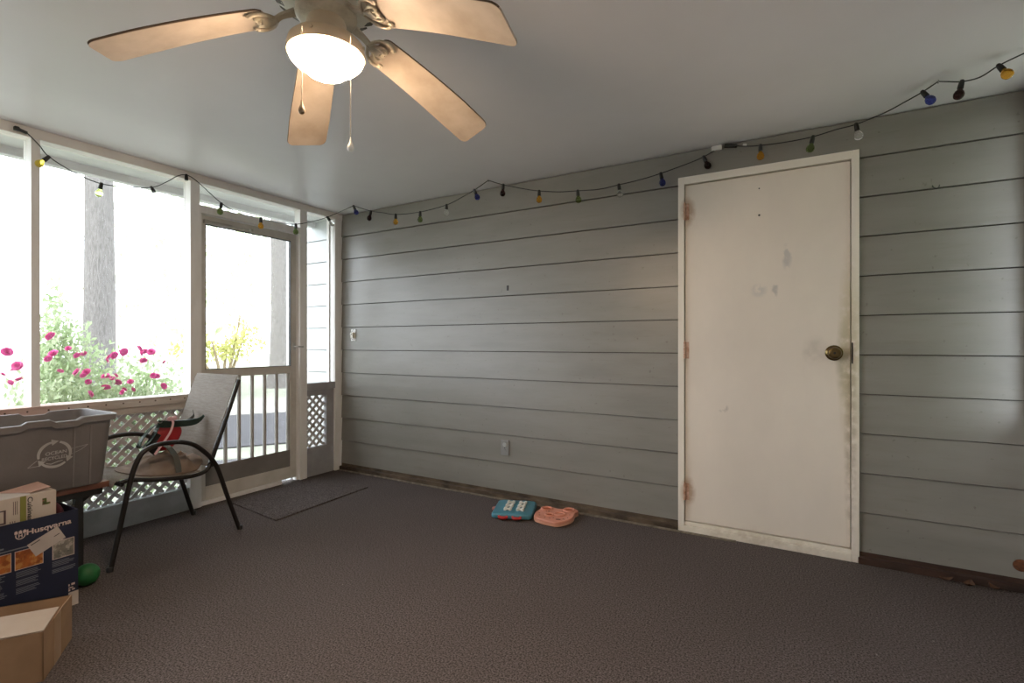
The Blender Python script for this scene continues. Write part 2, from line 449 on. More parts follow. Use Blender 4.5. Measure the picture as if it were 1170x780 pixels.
# ------------------------------------------------------------------ fittings on the siding
PLATE = M('painted_over_plate', (.27, .27, .265), .5)
o = thing('outlet', (1.732, -.008, .372), 'grey outlet with painted cover plate low on the siding', 'outlet')
MB().box((1.698, -.020, .318), (1.766, -.002, .428), .004).build('cover_plate', PLATE, o)
MB().lathe([(0, 0), (.017, 0), (.016, .003), (0, .0035)], (1.732, -.020, .396), 20, (0, -1, 0)).build('outlet_socket', M('pale_socket', (.42, .42, .42), .5), o, True)
MB().lathe([(0, 0), (.015, 0), (.014, .002), (0, .0025)], (1.732, -.020, .348), 20, (0, -1, 0)).build('outlet_socket', PLATE, o, True)
MB().lathe([(0, 0), (.004, 0), (.003, .002), (0, .002)], (1.732, -.020, .372), 10, (0, -1, 0)).build('screw', M('dark_screw', (.05, .05, .05), .5), o, True)
o = thing('light_switch', (.152, -.008, 1.213), 'bare white light switch without cover plate near the corner post', 'switch')
PW = M('white_plastic', (.92, .91, .89), .4)
sw = MB().box((.128, -.012, 1.168), (.176, -.002, 1.26), .002)
for z in (1.172, 1.256):
    for xx in (.135, .169): sw.box((xx - .011, -.014, z - .010), (xx + .011, -.004, z + .010), .003)
sw.build('switch_strap', PW, o)
MB().box((.136, -.034, 1.188), (.168, -.012, 1.24), .004).build('switch_body', M('ivory_switch', (.70, .66, .58), .45), o)
MB().box((.147, -.047, 1.213), (.157, -.032, 1.228), .002).build('toggle', PW, o)
for z in (1.178, 1.25):
    for xx in (.141, .163): MB().lathe([(0, 0), (.005, 0), (.004, .002), (0, .002)], (xx, -.014, z), 10, (0, -1, 0)).build('screw', M('dark_screw', (.05, .05, .05), .5), o)
tag(MB().box((1.746, -.018, 1.528), (1.760, -.004, 1.565), .003).build('bracket', M('dark_screw', (.05, .05, .05), .5)), 'tiny dark metal clip left on the middle of the siding', 'clip')
tag(MB().tube([(4.175, -.004, 1.925), (4.180, -.02, 1.905), (4.190, -.024, 1.897), (4.200, -.018, 1.902), (4.205, -.012, 1.915)], .0022, 8, 5).build('hook', M('dark_screw', (.05, .05, .05), .5), None, True), 'small bent wire hook on the siding beside the house door', 'hook')

# ------------------------------------------------------------------ ceiling fan
FX, FY, FZ = 2.390, -2.160, 2.105
fan = thing('ceiling_fan', (FX, FY, CH), 'cream five-blade ceiling fan with one lit glass bowl', 'fan')
CREAM = M('fan_cream', (.80, .76, .64), .35, .0, col2=(.70, .65, .53), nscale=12)
CREAMD = M('fan_aged_cream', (.62, .55, .43), .35, .15, col2=(.42, .36, .27), nscale=25)
mo = MB().lathe([(.0, .205), (.075, .205), (.078, .165), (.082, .16), (.145, .15), (.155, .13), (.155, .075), (.148, .055), (.128, .040), (.10, .034), (0, .034)], (FX, FY, FZ), 48)
mot = mo.build('motor_housing', CREAM, fan, True)
ri = MB()
for z, r in ((.135, .156), (.07, .157)): ri.torus((FX, FY, FZ + z), r, .004, n=48)
ri.build('trim_ring', CREAMD, mot, True)
vt = MB()
for i in range(20):
    a = 2 * PI * i / 20
    d = V((math.cos(a), math.sin(a), 0)); s_ = V((-d.y, d.x, 0))
    vt.obox(V((FX, FY, FZ + .047)) + d * .137, d * .012 + V((0, 0, .006)), s_ * .012, V((-.002, 0, .003)))
vt.build('vent_slots', M('dark_vent', (.10, .085, .06), .6), mot)
MB().lathe([(0, .036), (.075, .036), (.088, .028), (.088, .006), (.076, -.004), (0, -.004)], (FX, FY, FZ), 40).build('flywheel', CREAMD, fan, True)
MB().lathe([(0, 0), (.052, 0), (.056, -.012), (.060, -.035), (.070, -.052), (.092, -.062), (.107, -.077), (.112, -.096), (.110, -.110), (.101, -.113), (0, -.106)], (FX, FY, FZ), 48).build('light_fitter', M('fitter_cream', (.66, .55, .40), .4, .1), fan, True)
for i in range(4):
    a = 2 * PI * i / 4 + .5
    MB().lathe([(0, 0), (.006, 0), (.006, .006), (0, .008)], (FX + .108 * math.cos(a), FY + .108 * math.sin(a), FZ - .088), 10, (math.cos(a), math.sin(a), 0)).build('thumb_screw', CREAMD, fan, True)
MB().lathe([(.102, -.108), (.1055, -.113), (.103, -.122), (.094, -.132), (.080, -.139), (.071, -.143), (.067, -.150), (.055, -.162), (.034, -.170), (.012, -.1735), (0, -.174)], (FX, FY, FZ), 48).build('glass_bowl', emit_mat('lit_frosted_glass', (1, .74, .50), BOWL), fan, True)
RV, FV = V((.8660254, .5, 0)), V((-.5, .8660254, 0))
BL = M('blade_cream', (.48, .40, .325), .5, col2=(.365, .29, .22), nscale=9, b=.03)
BLE = M('blade_dirty_edge', (.10, .065, .04), .8)
dirs = [(-.717, -.139), (-.341, .652), (.516, .525), (.719, -.302), (-.20, -.72)]
for q, (dl, df) in enumerate(dirs):
    d = (RV * dl + FV * df).normalized(); s_ = V((-d.y, d.x, 0)); r0, r1 = .165, .592
    pitch = math.radians(-11); prof = []
    def ax(r):
        t = max(0, (r - .10) / (r1 - .10)); return V((FX, FY, FZ - .002 - .165 * (.74 * t + .26 * t * t))) + d * r
    def wid(r):
        t = (r - r0) / (r1 - r0); w_ = .058 + .014 * min(1, t * 1.4)
        e = min(r - r0, r1 - r)
        rad = .024
        if e < rad: w_ -= rad - math.sqrt(max(0, rad * rad - (rad - e) ** 2))
        return w_
    bl = MB(); L = []; Ls = []
    N = 40
    rs = [r0 + (r1 - r0) * .5 * (1 - math.cos(PI * i / N)) for i in range(N + 1)]
    for r in rs:
        c = ax(r); w_ = max(wid(r), .012); tang = (ax(r + .01) - ax(r - .01)).normalized()
        wv = (s_ * math.cos(pitch) + V((0, 0, 1)) * math.sin(pitch)); n_ = tang.cross(wv).normalized()
        if n_.z < 0: n_ = -n_
        L.append([c + wv * w_ * k + n_ * h for k, h in ((-1, 0), (-.5, 0), (0, 0), (.5, 0), (1, 0), (1, .006), (.5, .006), (0, .006), (-.5, .006), (-1, .006))])
        Ls.append((c, wv, n_, w_))
    blade = bl.loops(L).build('blade', BL, fan, True)
    # dark dusty rim on the leading edges
    rim = MB()
    for sgn in (-1, 1): rim.loops([[c + wv * sgn * (w_ + .0002) + n_ * .001, c + wv * sgn * (w_ + .0018) + n_ * .003, c + wv * sgn * (w_ + .0002) + n_ * .0065, c + wv * sgn * (w_ - .004) + n_ * .0068] for c, wv, n_, w_ in Ls[2:-2]])
    rim.build('dusty_edge', BLE, blade)
    # ornate blade iron: arm from the flywheel and a scrolled shield under the root of the blade
    ir = MB()
    a0 = V((FX, FY, FZ + .012)) + d * .088; a1 = V((FX, FY, FZ - .004)) + d * .125
    c, wv, n_, w_ = Ls[0]
    ir.ribbon([a0, a1, ax(.150) - n_ * .007, ax(.178) - n_ * .008], lambda t: s_, lambda t: .034 - .012 * math.sin(PI * min(1, t * 1.2)), .007, 6)
    def at(r, k, h=.006):
        t = ax(r); return t + wv * k - n_ * h
    for sg in (-1, 1):
        ir.tube([at(.140, .004 * sg), at(.150, .028 * sg), at(.163, .044 * sg), at(.180, .052 * sg), at(.196, .050 * sg), at(.206, .042 * sg)], .0055, 8, 5)
        ir.tube([at(.150, .006 * sg), at(.166, .020 * sg), at(.182, .026 * sg), at(.194, .020 * sg), at(.190, .010 * sg), at(.180, .010 * sg)], .0048, 8, 5)
        ir.lathe([(0, 0), (.009, 0), (.008, .005), (0, .006)], at(.205, .041 * sg, .003), 12, -n_)
    ir.lathe([(0, 0), (.008, 0), (.007, .005), (0, .006)], at(.19, 0, .004), 12, -n_)
    ir.build('blade_iron', CREAMD, blade, True)
def chain(name, dl, df, z0, z1, mat, brt):
    p = V((FX, FY, 0)) + RV * dl + FV * df
    cb = MB()
    cb.tube([(p.x, p.y, FZ + z0), (p.x, p.y, FZ + z1)], .0008, 6)
    n = int((z0 - z1) / .0055)
    for i in range(n): cb.lathe([(0, -.0019), (.0017, -.0008), (.0017, .0008), (0, .0019)], (p.x, p.y, FZ + z0 - i * .0055), 6)
    ch = cb.build(name, CREAMD, fan, True)
    MB().lathe([(0, 0), (.002, -.001), (.003, -.010), (.007, -.021), (.009, -.029), (.007, -.036), (.003, -.039), (0, -.039)], (p.x, p.y, FZ + z1), 16).build('pull_pendant', mat, ch, True)
chain('pull_chain', -.022, -.124, -.098, -.300, M('wood_pendant', (.42, .31, .20), .5), 0)
chain('pull_chain', .098, -.080, -.098, -.385, M('pale_pendant', (.95, .93, .88), .4), 0)

# ------------------------------------------------------------------ festoon lights
GL = {'a': glass_mat('amber_glass', (.95, .50, .06)), 'y': glass_mat('yellow_glass', (1, .80, .10)), 'g': glass_mat('green_glass', (.22, .30, .10)),
      'l': glass_mat('lime_glass', (.70, .85, .25)), 'c': glass_mat('clear_glass', (.95, .97, .95)), 'b': glass_mat('blue_glass', (.08, .10, .45)), 'k': glass_mat('dark_red_glass', (.05, .015, .015))}
sk = MB().lathe([(0, .006), (.007, .006), (.0095, 0), (.0105, -.012), (.0115, -.032), (.0100, -.034), (0, -.034)], (0, 0, 0), 14)
SOCK = sk.build('socket', CORD, None, True); SOCKM = SOCK.data; bpy.data.objects.remove(SOCK)
BULBM = {}
for k in GL:
    b = MB().lathe([(0, -.030), (.009, -.032), (.0105, -.040), (.0165, -.048), (.0195, -.058), (.0195, -.064), (.0165, -.074), (.009, -.080), (0, -.082)], (0, 0, 0), 18).build('bulb', GL[k], None, True)
    BULBM[k] = b.data; bpy.data.objects.remove(b)
def string(name, pts, bulbs, label, extra=None):
    root = thing(name, pts[0], label, 'string lights')
    cord = []
    seg = [V(pts[0])]
    for p in pts[1:]:
        seg.append(V(p))
        if V(p).z > 2.296 or p is pts[-1]:                   # tied up here: the cord kinks
            cord += catmull(seg, 6)[(1 if cord else 0):]; seg = [V(p)]
    MB().tube(cord, .0028, 6).build('cord', CORD, root, True)
    for (x, y, z), k, tx, ty in bulbs:
        so = bpy.data.objects.new('socket', SOCKM); C.objects.link(so); so.parent = root
        so.location = V((x, y, z)) - root.location; so.rotation_euler = (math.radians(tx), math.radians(ty), 0)
        if k:
            bu = bpy.data.objects.new('bulb', BULBM[k]); C.objects.link(bu); bu.parent = so
    return root
SA = string('string_lights', [(0.020, -2.177, 2.273), (0.020, -2.153, 2.268), (0.020, -2.103, 2.219), (0.020, -2.062, 2.170), (0.020, -1.951, 2.116), (0.020, -1.823, 2.087), (0.020, -1.694, 2.106), (0.020, -1.559, 2.137), (0.020, -1.473, 2.195), (0.020, -1.404, 2.255), (0.020, -1.349, 2.277), (0.036, -1.289, 2.250), (0.076, -1.145, 2.129), (0.108, -1.025, 2.078), (0.144, -0.892, 2.071), (0.177, -0.772, 2.059), (0.211, -0.645, 2.068), (0.244, -0.526, 2.110), (0.278, -0.401, 2.168), (0.338, -0.180, 2.305), (0.540, -0.178, 2.234), (0.676, -0.176, 2.202), (0.807, -0.174, 2.172), (1.058, -0.171, 2.160), (1.311, -0.168, 2.180), (1.470, -0.167, 2.223), (1.562, -0.165, 2.254), (1.682, -0.164, 2.305), (1.800, -0.153, 2.258), (1.967, -0.137, 2.206), (2.070, -0.127, 2.180), (2.220, -0.113, 2.155), (2.342, -0.102, 2.146), (2.488, -0.088, 2.138), (2.612, -0.076, 2.150), (2.749, -0.063, 2.165), (2.870, -0.052, 2.186), (3.023, -0.037, 2.222), (3.116, -0.028, 2.250), (3.203, -0.020, 2.293)],
    [((0.020, -2.062, 2.170), 'y', -35, 25), ((0.020, -1.823, 2.087), 'l', -10, 5), ((0.020, -1.559, 2.137), None, 15, -25), ((0.020, -1.349, 2.277), None, 0, 0), ((0.076, -1.145, 2.129), 'g', 0, 15), ((0.144, -0.892, 2.071), 'a', 0, 0), ((0.211, -0.645, 2.068), 'g', 0, 0), ((0.278, -0.401, 2.168), 'c', 25, -25), ((0.338, -0.180, 2.305), 'b', 10, -20), ((0.540, -0.178, 2.234), 'k', 0, 20), ((0.807, -0.174, 2.172), 'a', 0, 0), ((1.058, -0.171, 2.160), 'g', 0, 0), ((1.311, -0.168, 2.180), 'c', 0, 0), ((1.562, -0.165, 2.254), 'b', 0, -25), ((1.800, -0.153, 2.258), 'k', 0, 5), ((2.070, -0.127, 2.180), 'a', 0, 0), ((2.342, -0.102, 2.146), 'g', 0, -5), ((2.612, -0.076, 2.150), 'c', 0, -8), ((2.870, -0.052, 2.186), 'b', 0, -10), ((3.116, -0.028, 2.250), 'k', 0, -22)], 'black cord of coloured round bulbs along the screens to the door')
SB = string('string_lights', [(3.278, -0.020, 2.289), (3.335, -0.038, 2.266), (3.422, -0.066, 2.244), (3.556, -0.109, 2.222), (3.672, -0.147, 2.212), (3.770, -0.178, 2.216), (3.852, -0.204, 2.215), (3.959, -0.239, 2.232), (4.037, -0.264, 2.257), (4.095, -0.282, 2.279), (4.147, -0.299, 2.305), (4.176, -0.316, 2.289), (4.218, -0.341, 2.267), (4.270, -0.372, 2.258), (4.320, -0.402, 2.278), (4.384, -0.440, 2.290), (4.461, -0.486, 2.300)],
    [((3.422, -0.066, 2.244), 'a', 0, 0), ((3.672, -0.147, 2.212), 'g', 0, 12), ((3.852, -0.204, 2.215), 'c', 0, -10), ((4.095, -0.282, 2.279), 'b', -20, -25), ((4.218, -0.341, 2.267), 'k', -10, 12), ((4.320, -0.402, 2.278), 'a', -25, -20)], 'black cord of coloured round bulbs running over the house door')
MB().tube([(0.02, -2.189, 2.277), (0.02, -2.153, 2.268)], .0085, 10).box((0.008, -2.205, 2.267), (0.032, -2.185, 2.287), .003).build('end_plug', CORD, SA, True)
MB().tube([(3.231, -0.02, 2.295), (3.297, -0.02, 2.282)], .011, 10).build('plug', CORD, SB, True)
MB().box((3.159, -0.028, 2.276), (3.217, -0.012, 2.304), .004).build('tape_wrap', M('white_tape', (.75, .73, .70), .6), SA)
MB().tube([(3.329, -0.02, 2.281), (3.347, -0.02, 2.277)], .007, 10).build('tape_wrap', M('white_tape', (.75, .73, .70), .6), SB, True)
tag(MB().tube([(0.338, -0.184, 2.312), (0.338, -0.184, 2.302), (0.338, -0.176, 2.298), (0.338, -0.170, 2.304)], .002, 6, 3).build('hook', M('hook_metal', (.30, .29, .27), .4, .8), None, True), 'tiny ceiling hook by the corner post holding the bulb cord', 'hook')
tag(MB().tube([(1.682, -0.168, 2.312), (1.682, -0.168, 2.302), (1.682, -0.160, 2.298), (1.682, -0.154, 2.304)], .002, 6, 3).build('hook', M('hook_metal', (.30, .29, .27), .4, .8), None, True), 'tiny bent ceiling hook in the middle of the bulb cord', 'hook')
tag(MB().tube([(4.147, -0.303, 2.312), (4.147, -0.303, 2.302), (4.147, -0.295, 2.298), (4.147, -0.289, 2.304)], .002, 6, 3).build('hook', M('hook_metal', (.30, .29, .27), .4, .8), None, True), 'tiny ceiling hook near the frame edge above the house door', 'hook')


# ------------------------------------------------------------------ dog puzzles on the carpet
def frame2(c, a):
    u = V((math.cos(a), math.sin(a), 0)); v = V((-math.sin(a), math.cos(a), 0))
    return (lambda x, y, z: V((c[0], c[1], 0)) + u * x + v * y + V((0, 0, z))), u, v
TEAL = M('teal_plastic', (.05, .20, .27), .4, b=.03)
P, u, v = frame2((1.945, -.245), .36)
toy = thing('dog_puzzle', (1.945, -.245, 0), 'teal square dog puzzle with white bone sliders and red handles', 'pet toy')
def loop(hx, hy, r, z): return [P(*p) for p in rrect(0, 0, hx, hy, r, z)]
body = MB().loops([loop(.125, .140, .03, .004), loop(.135, .15, .035, .010), loop(.135, .15, .035, .028), loop(.130, .145, .033, .036), loop(.122, .137, .03, .039)]).build('body', TEAL, toy, True)
WB = M('bone_white', (.75, .72, .66), .5)
for cx in (-.035, .048):
    for j, cy in enumerate((-.068, .002, .072)):
        b = MB(); z = .039
        b.prism([P(cx - .016 + q, cy - .007, z) for q in (0, .032)] + [P(cx - .016 + q, cy + .007, z) for q in (.032, 0)], (0, 0, .012))
        for sx in (-1, 1):
            for sy in (-1, 1): b.lathe([(.0095, 0), (.0095, .012), (.007, .0145), (0, .0145)], P(cx + sx * .017, cy + sy * .010, z), 12)
        b.build('bone_slider', WB, body, True)
    sl = MB().prism([P(cx - .012, -.085, .0388), P(cx + .012, -.085, .0388), P(cx + .012, .088, .0388), P(cx - .012, .088, .0388)], (0, 0, .0008)).build('slide_track', M('track_dark', (.03, .10, .12), .5), body)
RED = M('red_plastic', (.50, .03, .025), .35)
for cx in (-.052, .038):
    h = MB()
    h.prism([P(cx + .03 * math.cos(a), -.150 + .022 * math.sin(a) - .006, .012) for a in (2 * PI * i / 24 for i in range(24))], (0, 0, .010))
    h.torus(P(cx, -.160, .022), .024, .006, n=24, sx=1.2, sy=.9)
    h.build('handle', RED, toy, True)
MB().prism([P(-.135 - .022 * math.cos(a), .01 + .03 * math.sin(a), .012) for a in (-PI / 2 + PI * i / 12 for i in range(13))], (0, 0, .010)).build('side_tab', M('pink_tab', (.55, .20, .17), .4), toy, True)
PINK = M('salmon_plastic', (.62, .25, .17), .45, b=.03); ORG = M('orange_shaded_recess', (.40, .085, .025), .5)  # orange darkened so shallow wells look deep: recess shade in the colour
P, u, v = frame2((2.232, -.225), .36)
toy = thing('dog_puzzle', (2.232, -.225, 0), 'salmon pink dog treat puzzle shaped like an eared head', 'pet toy')
out = [(-.115, -.085), (-.06, -.125), (.0, -.150), (.025, -.155), (.06, -.135), (.105, -.085), (.125, -.03), (.13, .03), (.15, .07), (.145, .10), (.115, .125), (.075, .12), (.045, .105), (.01, .105), (-.02, .125), (-.06, .135), (-.095, .115), (-.105, .075), (-.125, .02), (-.130, -.04)]
out = [(p.x, p.y) for p in catmull([V((x, y, 0)) for x, y in out + out[:1]], 3)][:-1]
def ol(s, z): return [P(x * s, y * s, z) for x, y in out]
MB().loops([ol(.95, .002), ol(1, .005), ol(1, .016), ol(.985, .018)]).build('base', M('peach_plastic', (.66, .33, .22), .45), toy, True)
top = MB().loops([ol(.985, .018), ol(1.0, .020), ol(1.0, .030), ol(.975, .035)]).build('top_plate', PINK, toy, True)
for (cx, cy, r, m) in ((-.058, .085, .034, ORG), (.090, .080, .034, ORG), (-.03, -.03, .026, ORG), (.035, -.01, .034, PINK)):
    wl = MB().torus(P(cx, cy, .036), r, .0075, n=28).build('treat_well', PINK, top, True)
    MB().lathe([(0, .0352), (r * .98, .0352), (r * .98, .0362), (0, .0362)], P(cx, cy, 0), 24).build('well_floor', m, wl)
HM = M('dark_recess', (.10, .03, .02), .8); random.seed(5)
for i in range(26):
    x, y = random.uniform(-.10, .11), random.uniform(-.12, .05)
    if any((x - a) ** 2 + (y - b) ** 2 < .042 ** 2 for a, b in ((-.03, -.03), (.035, -.01), (-.058, .085), (.09, .08))): continue
    if x * x + (y + .02) ** 2 > .011: continue
    MB().lathe([(0, .0352), (.0045, .0352), (.0045, .0358), (0, .0358)], P(x, y, 0), 8).build('vent_hole', HM, top)
MB().prism([P(.015, -.112, .0352), P(.045, -.112, .0352), P(.045, -.098, .0352), P(.015, -.098, .0352)], (0, 0, .0008)).build('slot', HM, top)

# ------------------------------------------------------------------ doormat
mat_o = MB().prism([(.10, -1.09, .0), (.70, -1.155, .0), (.655, -.325, .0), (.06, -.40, .0)], (0, 0, .009)).build('doormat', CARPET)
tag(mat_o, 'brown carpet offcut lying as a mat inside the screen door', 'mat')

# ------------------------------------------------------------------ sling chair
BRZ = M('dark_bronze_steel', (.014, .010, .009), .45, .2)
SLING = None
def sling_mat():
    m, t, p, o = nodes('sling_fabric'); p.inputs['Roughness'].default_value = .7
    n = noise_n(t, pos(t, (60, 60, 400)), 2, 2); n2 = ramp(t, noise_n(t, pos(t, (6, 6, 60)), 3, 3), .4, .65)
    c = mix(t, ramp(t, n, .3, .7), (.44, .39, .34), (.34, .295, .25)); c = mix(t, math_n(t, 'MULTIPLY', n2, .4), c, (.22, .18, .15))
    t.links.new(c, p.inputs['Base Color']); bump(t, p, n, .3, .002)
    tl = t.nodes.new('ShaderNodeBsdfTranslucent'); t.links.new(c, tl.inputs[0]); mx = t.nodes.new('ShaderNodeMixShader'); mx.inputs[0].default_value = .5
    t.links.new(p.outputs[0], mx.inputs[1]); t.links.new(tl.outputs[0], mx.inputs[2]); t.links.new(mx.outputs[0], o.inputs[0])
    return m
SLING = sling_mat()
chair = thing('patio_chair', (.37, -1.68, 0), 'patio chair with dark bronze steel frame and tan mesh sling', 'chair')
XN, XF = .62, .12
seat_prof = [(-1.985, .402), (-1.965, .426), (-1.91, .428), (-1.8, .402), (-1.65, .382), (-1.56, .385), (-1.515, .415), (-1.483, .50), (-1.41, .70), (-1.338, .908), (-1.326, .930)]
for X in (XN, XF):
    sgn = 1 if X == XN else -1
    MB().tube([(X + .01 * sgn, -2.016, .0), (X, -1.972, .20), (X, -1.925, .43), (X, -1.895, .525), (X, -1.862, .572), (X, -1.80, .594), (X, -1.70, .592), (X, -1.62, .565), (X, -1.555, .51), (X, -1.508, .452), (X, -1.475, .385), (X, -1.42, .215), (X + .01 * sgn, -1.352, .0)], .0125, 12, 6).build('arm_and_legs', BRZ, chair, True)
    xr = X - .022 * sgn
    MB().tube([(xr, y, z) for y, z in seat_prof[1:-1]], .0115, 12, 5).build('side_rail', BRZ, chair, True)
for q in ([(XF + .02, -1.955, .414), (XN - .02, -1.955, .414)], [(XF + .02, -1.50, .42), (XN - .02, -1.50, .42)], [(XF + .02, -1.336, .906), (.37, -1.334, .910), (XN - .02, -1.336, .906)]):
    MB().tube(q, .0105, 10, 6).build('cross_bar', BRZ, chair, True)
def sling_piece(name, prof, sag):
    L = []
    pr = catmull([V((0, y, z)) for y, z in prof], 6)
    mb = MB(); top_, bot_ = [], []
    for i, p in enumerate(pr):
        d = (pr[min(i + 1, len(pr) - 1)] - pr[max(i - 1, 0)]).normalized(); n_ = V((0, -d.z, d.y))
        if n_.z < 0 and abs(d.y) > .5: n_ = -n_
        row = []
        for j in range(9):
            tt = j / 8; xx = XF + .008 + (XN - XF - .040) * tt
            row.append(V((xx, p.y, p.z)) - V((0, 0, 1)) * sag * 4 * tt * (1 - tt) * (1 if abs(d.y) > .5 else 0) + V((0, -d.z, d.y)) * .0)
        fr = V((0, -d.z, d.y)) * .0135; L.append([q + fr for q in row] + [q + fr - V((0, -d.z, d.y)) * .004 for q in row[::-1]])
    return mb.loops(L).build(name, SLING, chair, True)
sling_piece('seat', seat_prof[0:6], .006); sling_piece('backrest', seat_prof[6:], 0)
for X in (XN, XF):
    for y in (-2.018, -1.350):
        s_ = .012 if X == XN else -.012
        MB().lathe([(0, 0), (.015, 0), (.016, .02), (.013, .024), (0, .024)], (X + s_ * .9, y, 0), 12).build('foot_cap', CORD, chair, True)

# ------------------------------------------------------------------ things heaped on the chair seat
def heap():
    mb = MB(); nx, ny = 70, 90; top_, bot_ = [], []
    cx, cy, hx, hy = .385, -1.675, .185, .205
    def seat_z(y):
        pr = [(-2.0, .43), (-1.93, .430), (-1.8, .404), (-1.65, .384), (-1.56, .387), (-1.5, .44), (-1.44, .60)]
        for (a, za), (b, zb_) in zip(pr, pr[1:]):
            if a <= y <= b: return .012 + za + (zb_ - za) * (y - a) / (b - a)
        return .442
    grid = []
    for i in range(nx + 1):
        row = []
        for j in range(ny + 1):
            a, b = 2 * i / nx - 1, 2 * j / ny - 1
            # map the square to a rounded outline
            x = cx + hx * a * math.sqrt(1 - b * b * .35); y = cy + hy * b * math.sqrt(1 - a * a * .35)
            e = max(0, 1 - max(abs(a), abs(b)) ** 3)
            t = (b + 1) / 2
            env = .022 + .085 * math.sin(PI * min(1, t ** 1.1)) ** 1.2 * (1 - .35 * a * a)
            q = V((x * 7, y * 7, 0)); w1 = noise.noise(q * .8 + V((4, 0, 0))); w2 = noise.noise(q * 1.1 + V((0, 7, 2)))
            r1 = 1 - abs(math.sin((x * 13 + y * 24 + 3.2 * w1) )) ** .8; r2 = 1 - abs(math.sin((x * 27 - y * 15 + 3.5 * w2))) ** .8
            fold = .030 * r1 + .024 * r2 * (b + 1) / 2 + .010 * noise.noise(q * 3) - .020
            row.append(V((x, y, seat_z(y) + .004 + e * max(.004, env + fold * min(1, e * 1.5)))))
        grid.append(row)
    G = [[mb.bm.verts.new(p) for p in r] for r in grid]; H = [[mb.bm.verts.new(V((p.x, p.y, seat_z(p.y) - .001))) for p in r] for r in grid]
    for i in range(nx):
        for j in range(ny):
            mb.face((G[i][j], G[i + 1][j], G[i + 1][j + 1], G[i][j + 1])); mb.face((H[i][j], H[i][j + 1], H[i + 1][j + 1], H[i + 1][j]))
    for i in range(nx):
        for j in (0, ny): mb.face((G[i][j], G[i + 1][j], H[i + 1][j], H[i][j]))
    for j in range(ny):
        for i in (0, nx): mb.face((G[i][j], G[i][j + 1], H[i][j + 1], H[i][j]))
    return mb
cloth = heap().build('folded_cloth', M('tan_cloth', (.19, .135, .10), .85, col2=(.125, .085, .062), nscale=12, b=.1, bscale=120), None, True)
tag(cloth, 'crumpled tan cloth heaped on the seat of the sling chair', 'cloth')
rp = MB(); L = []
for i in range(15):
    t = i / 14; a = t * 2 - 1; k = (1 - abs(a) ** 2.6) ** .5 + .02
    c_ = V((.36, -1.680 + .085 * t, .508 + .152 * t))
    L.append([c_ + V((.020 * math.cos(q) * k, .072 * math.sin(q) * k, -.018 * math.sin(q) * k)) for q in (2 * PI * j / 18 for j in range(18))])
pouch = rp.loops(L).build('pouch', M('red_nylon', (.36, .012, .018), .5, b=.2), None, True)
tag(pouch, 'bright red soft pouch standing on the tan cloth', 'pouch')
GS = M('dark_green_strap', (.045, .075, .068), .2, col2=(.02, .036, .033), nscale=8)
strap = thing('strap', (.40, -1.62, .60), 'glossy dark green curved strap lying across the red pouch', 'strap')
MB().ribbon([(.40, -1.700, .676), (.41, -1.66, .668), (.41, -1.60, .664), (.41, -1.54, .660), (.41, -1.49, .664), (.41, -1.46, .678), (.41, -1.445, .694)], lambda t: V((.45, -.1, .9)), lambda t: .046 * (1 - .55 * max(0, t - .6) / .4), .004, 8).build('band', GS, strap, True)
MB().ribbon([(.40, -1.700, .674), (.395, -1.735, .650), (.395, -1.775, .600), (.395, -1.790, .565), (.39, -1.775, .552), (.39, -1.74, .575), (.39, -1.71, .62), (.395, -1.69, .668)], lambda t: V((1, 0, .25)), .045, .004, 6).build('loop', GS, strap, True)
MB().ribbon([(.40, -1.70, .62), (.39, -1.72, .58), (.385, -1.725, .545), (.40, -1.70, .51)], lambda t: V((.6, .7, 0)), .045, .006, 6).build('buckle', M('black_plastic', (.012, .012, .013), .4), strap, True)
MB().ribbon([(.40, -1.55, .668), (.37, -1.51, .674), (.34, -1.47, .69), (.30, -1.452, .715)], lambda t: V((0, -.3, 1)), .018, .003, 6).build('tail', M('olive_webbing', (.05, .047, .035), .7), strap, True)
MB().torus((.41, -1.655, .694), .014, .0028, (1, .2, .2)).torus((.41, -1.69, .690), .010, .0025, (1, -.3, .3)).build('ring', M('worn_steel', (.35, .34, .32), .3, .9), strap, True)
leash = thing('leash', (.43, -1.68, .5), 'thin pink ribbon leash hanging over the red pouch to the cloth', 'leash')
PKM = M('pink_ribbon', (.66, .40, .44), .6)
MB().ribbon([(.43, -1.635, .690), (.435, -1.633, .672), (.445, -1.65, .630), (.455, -1.68, .590), (.465, -1.72, .545), (.47, -1.745, .515)], lambda t: V((.2, 1, .35)), .011, .003, 6).build('band', PKM, leash, True)
hb = MB()
for s_ in (-1, 1): hb.ball((.43, -1.636 + s_ * .012, .700), 1, 14, (.006, .016, .014))
hb.build('bow', PKM, leash, True)
web = MB().ribbon([(.478, -1.695, .556), (.495, -1.69, .552), (.515, -1.685, .538), (.555, -1.678, .500), (.574, -1.674, .450), (.576, -1.672, .412)], lambda t: V((.1, 1, 0)), .028, .004, 6).build('webbing_strap', M('grey_webbing', (.075, .075, .065), .7), None, True)
tag(web, 'short dark grey webbing strap draped over the tan cloth', 'strap')


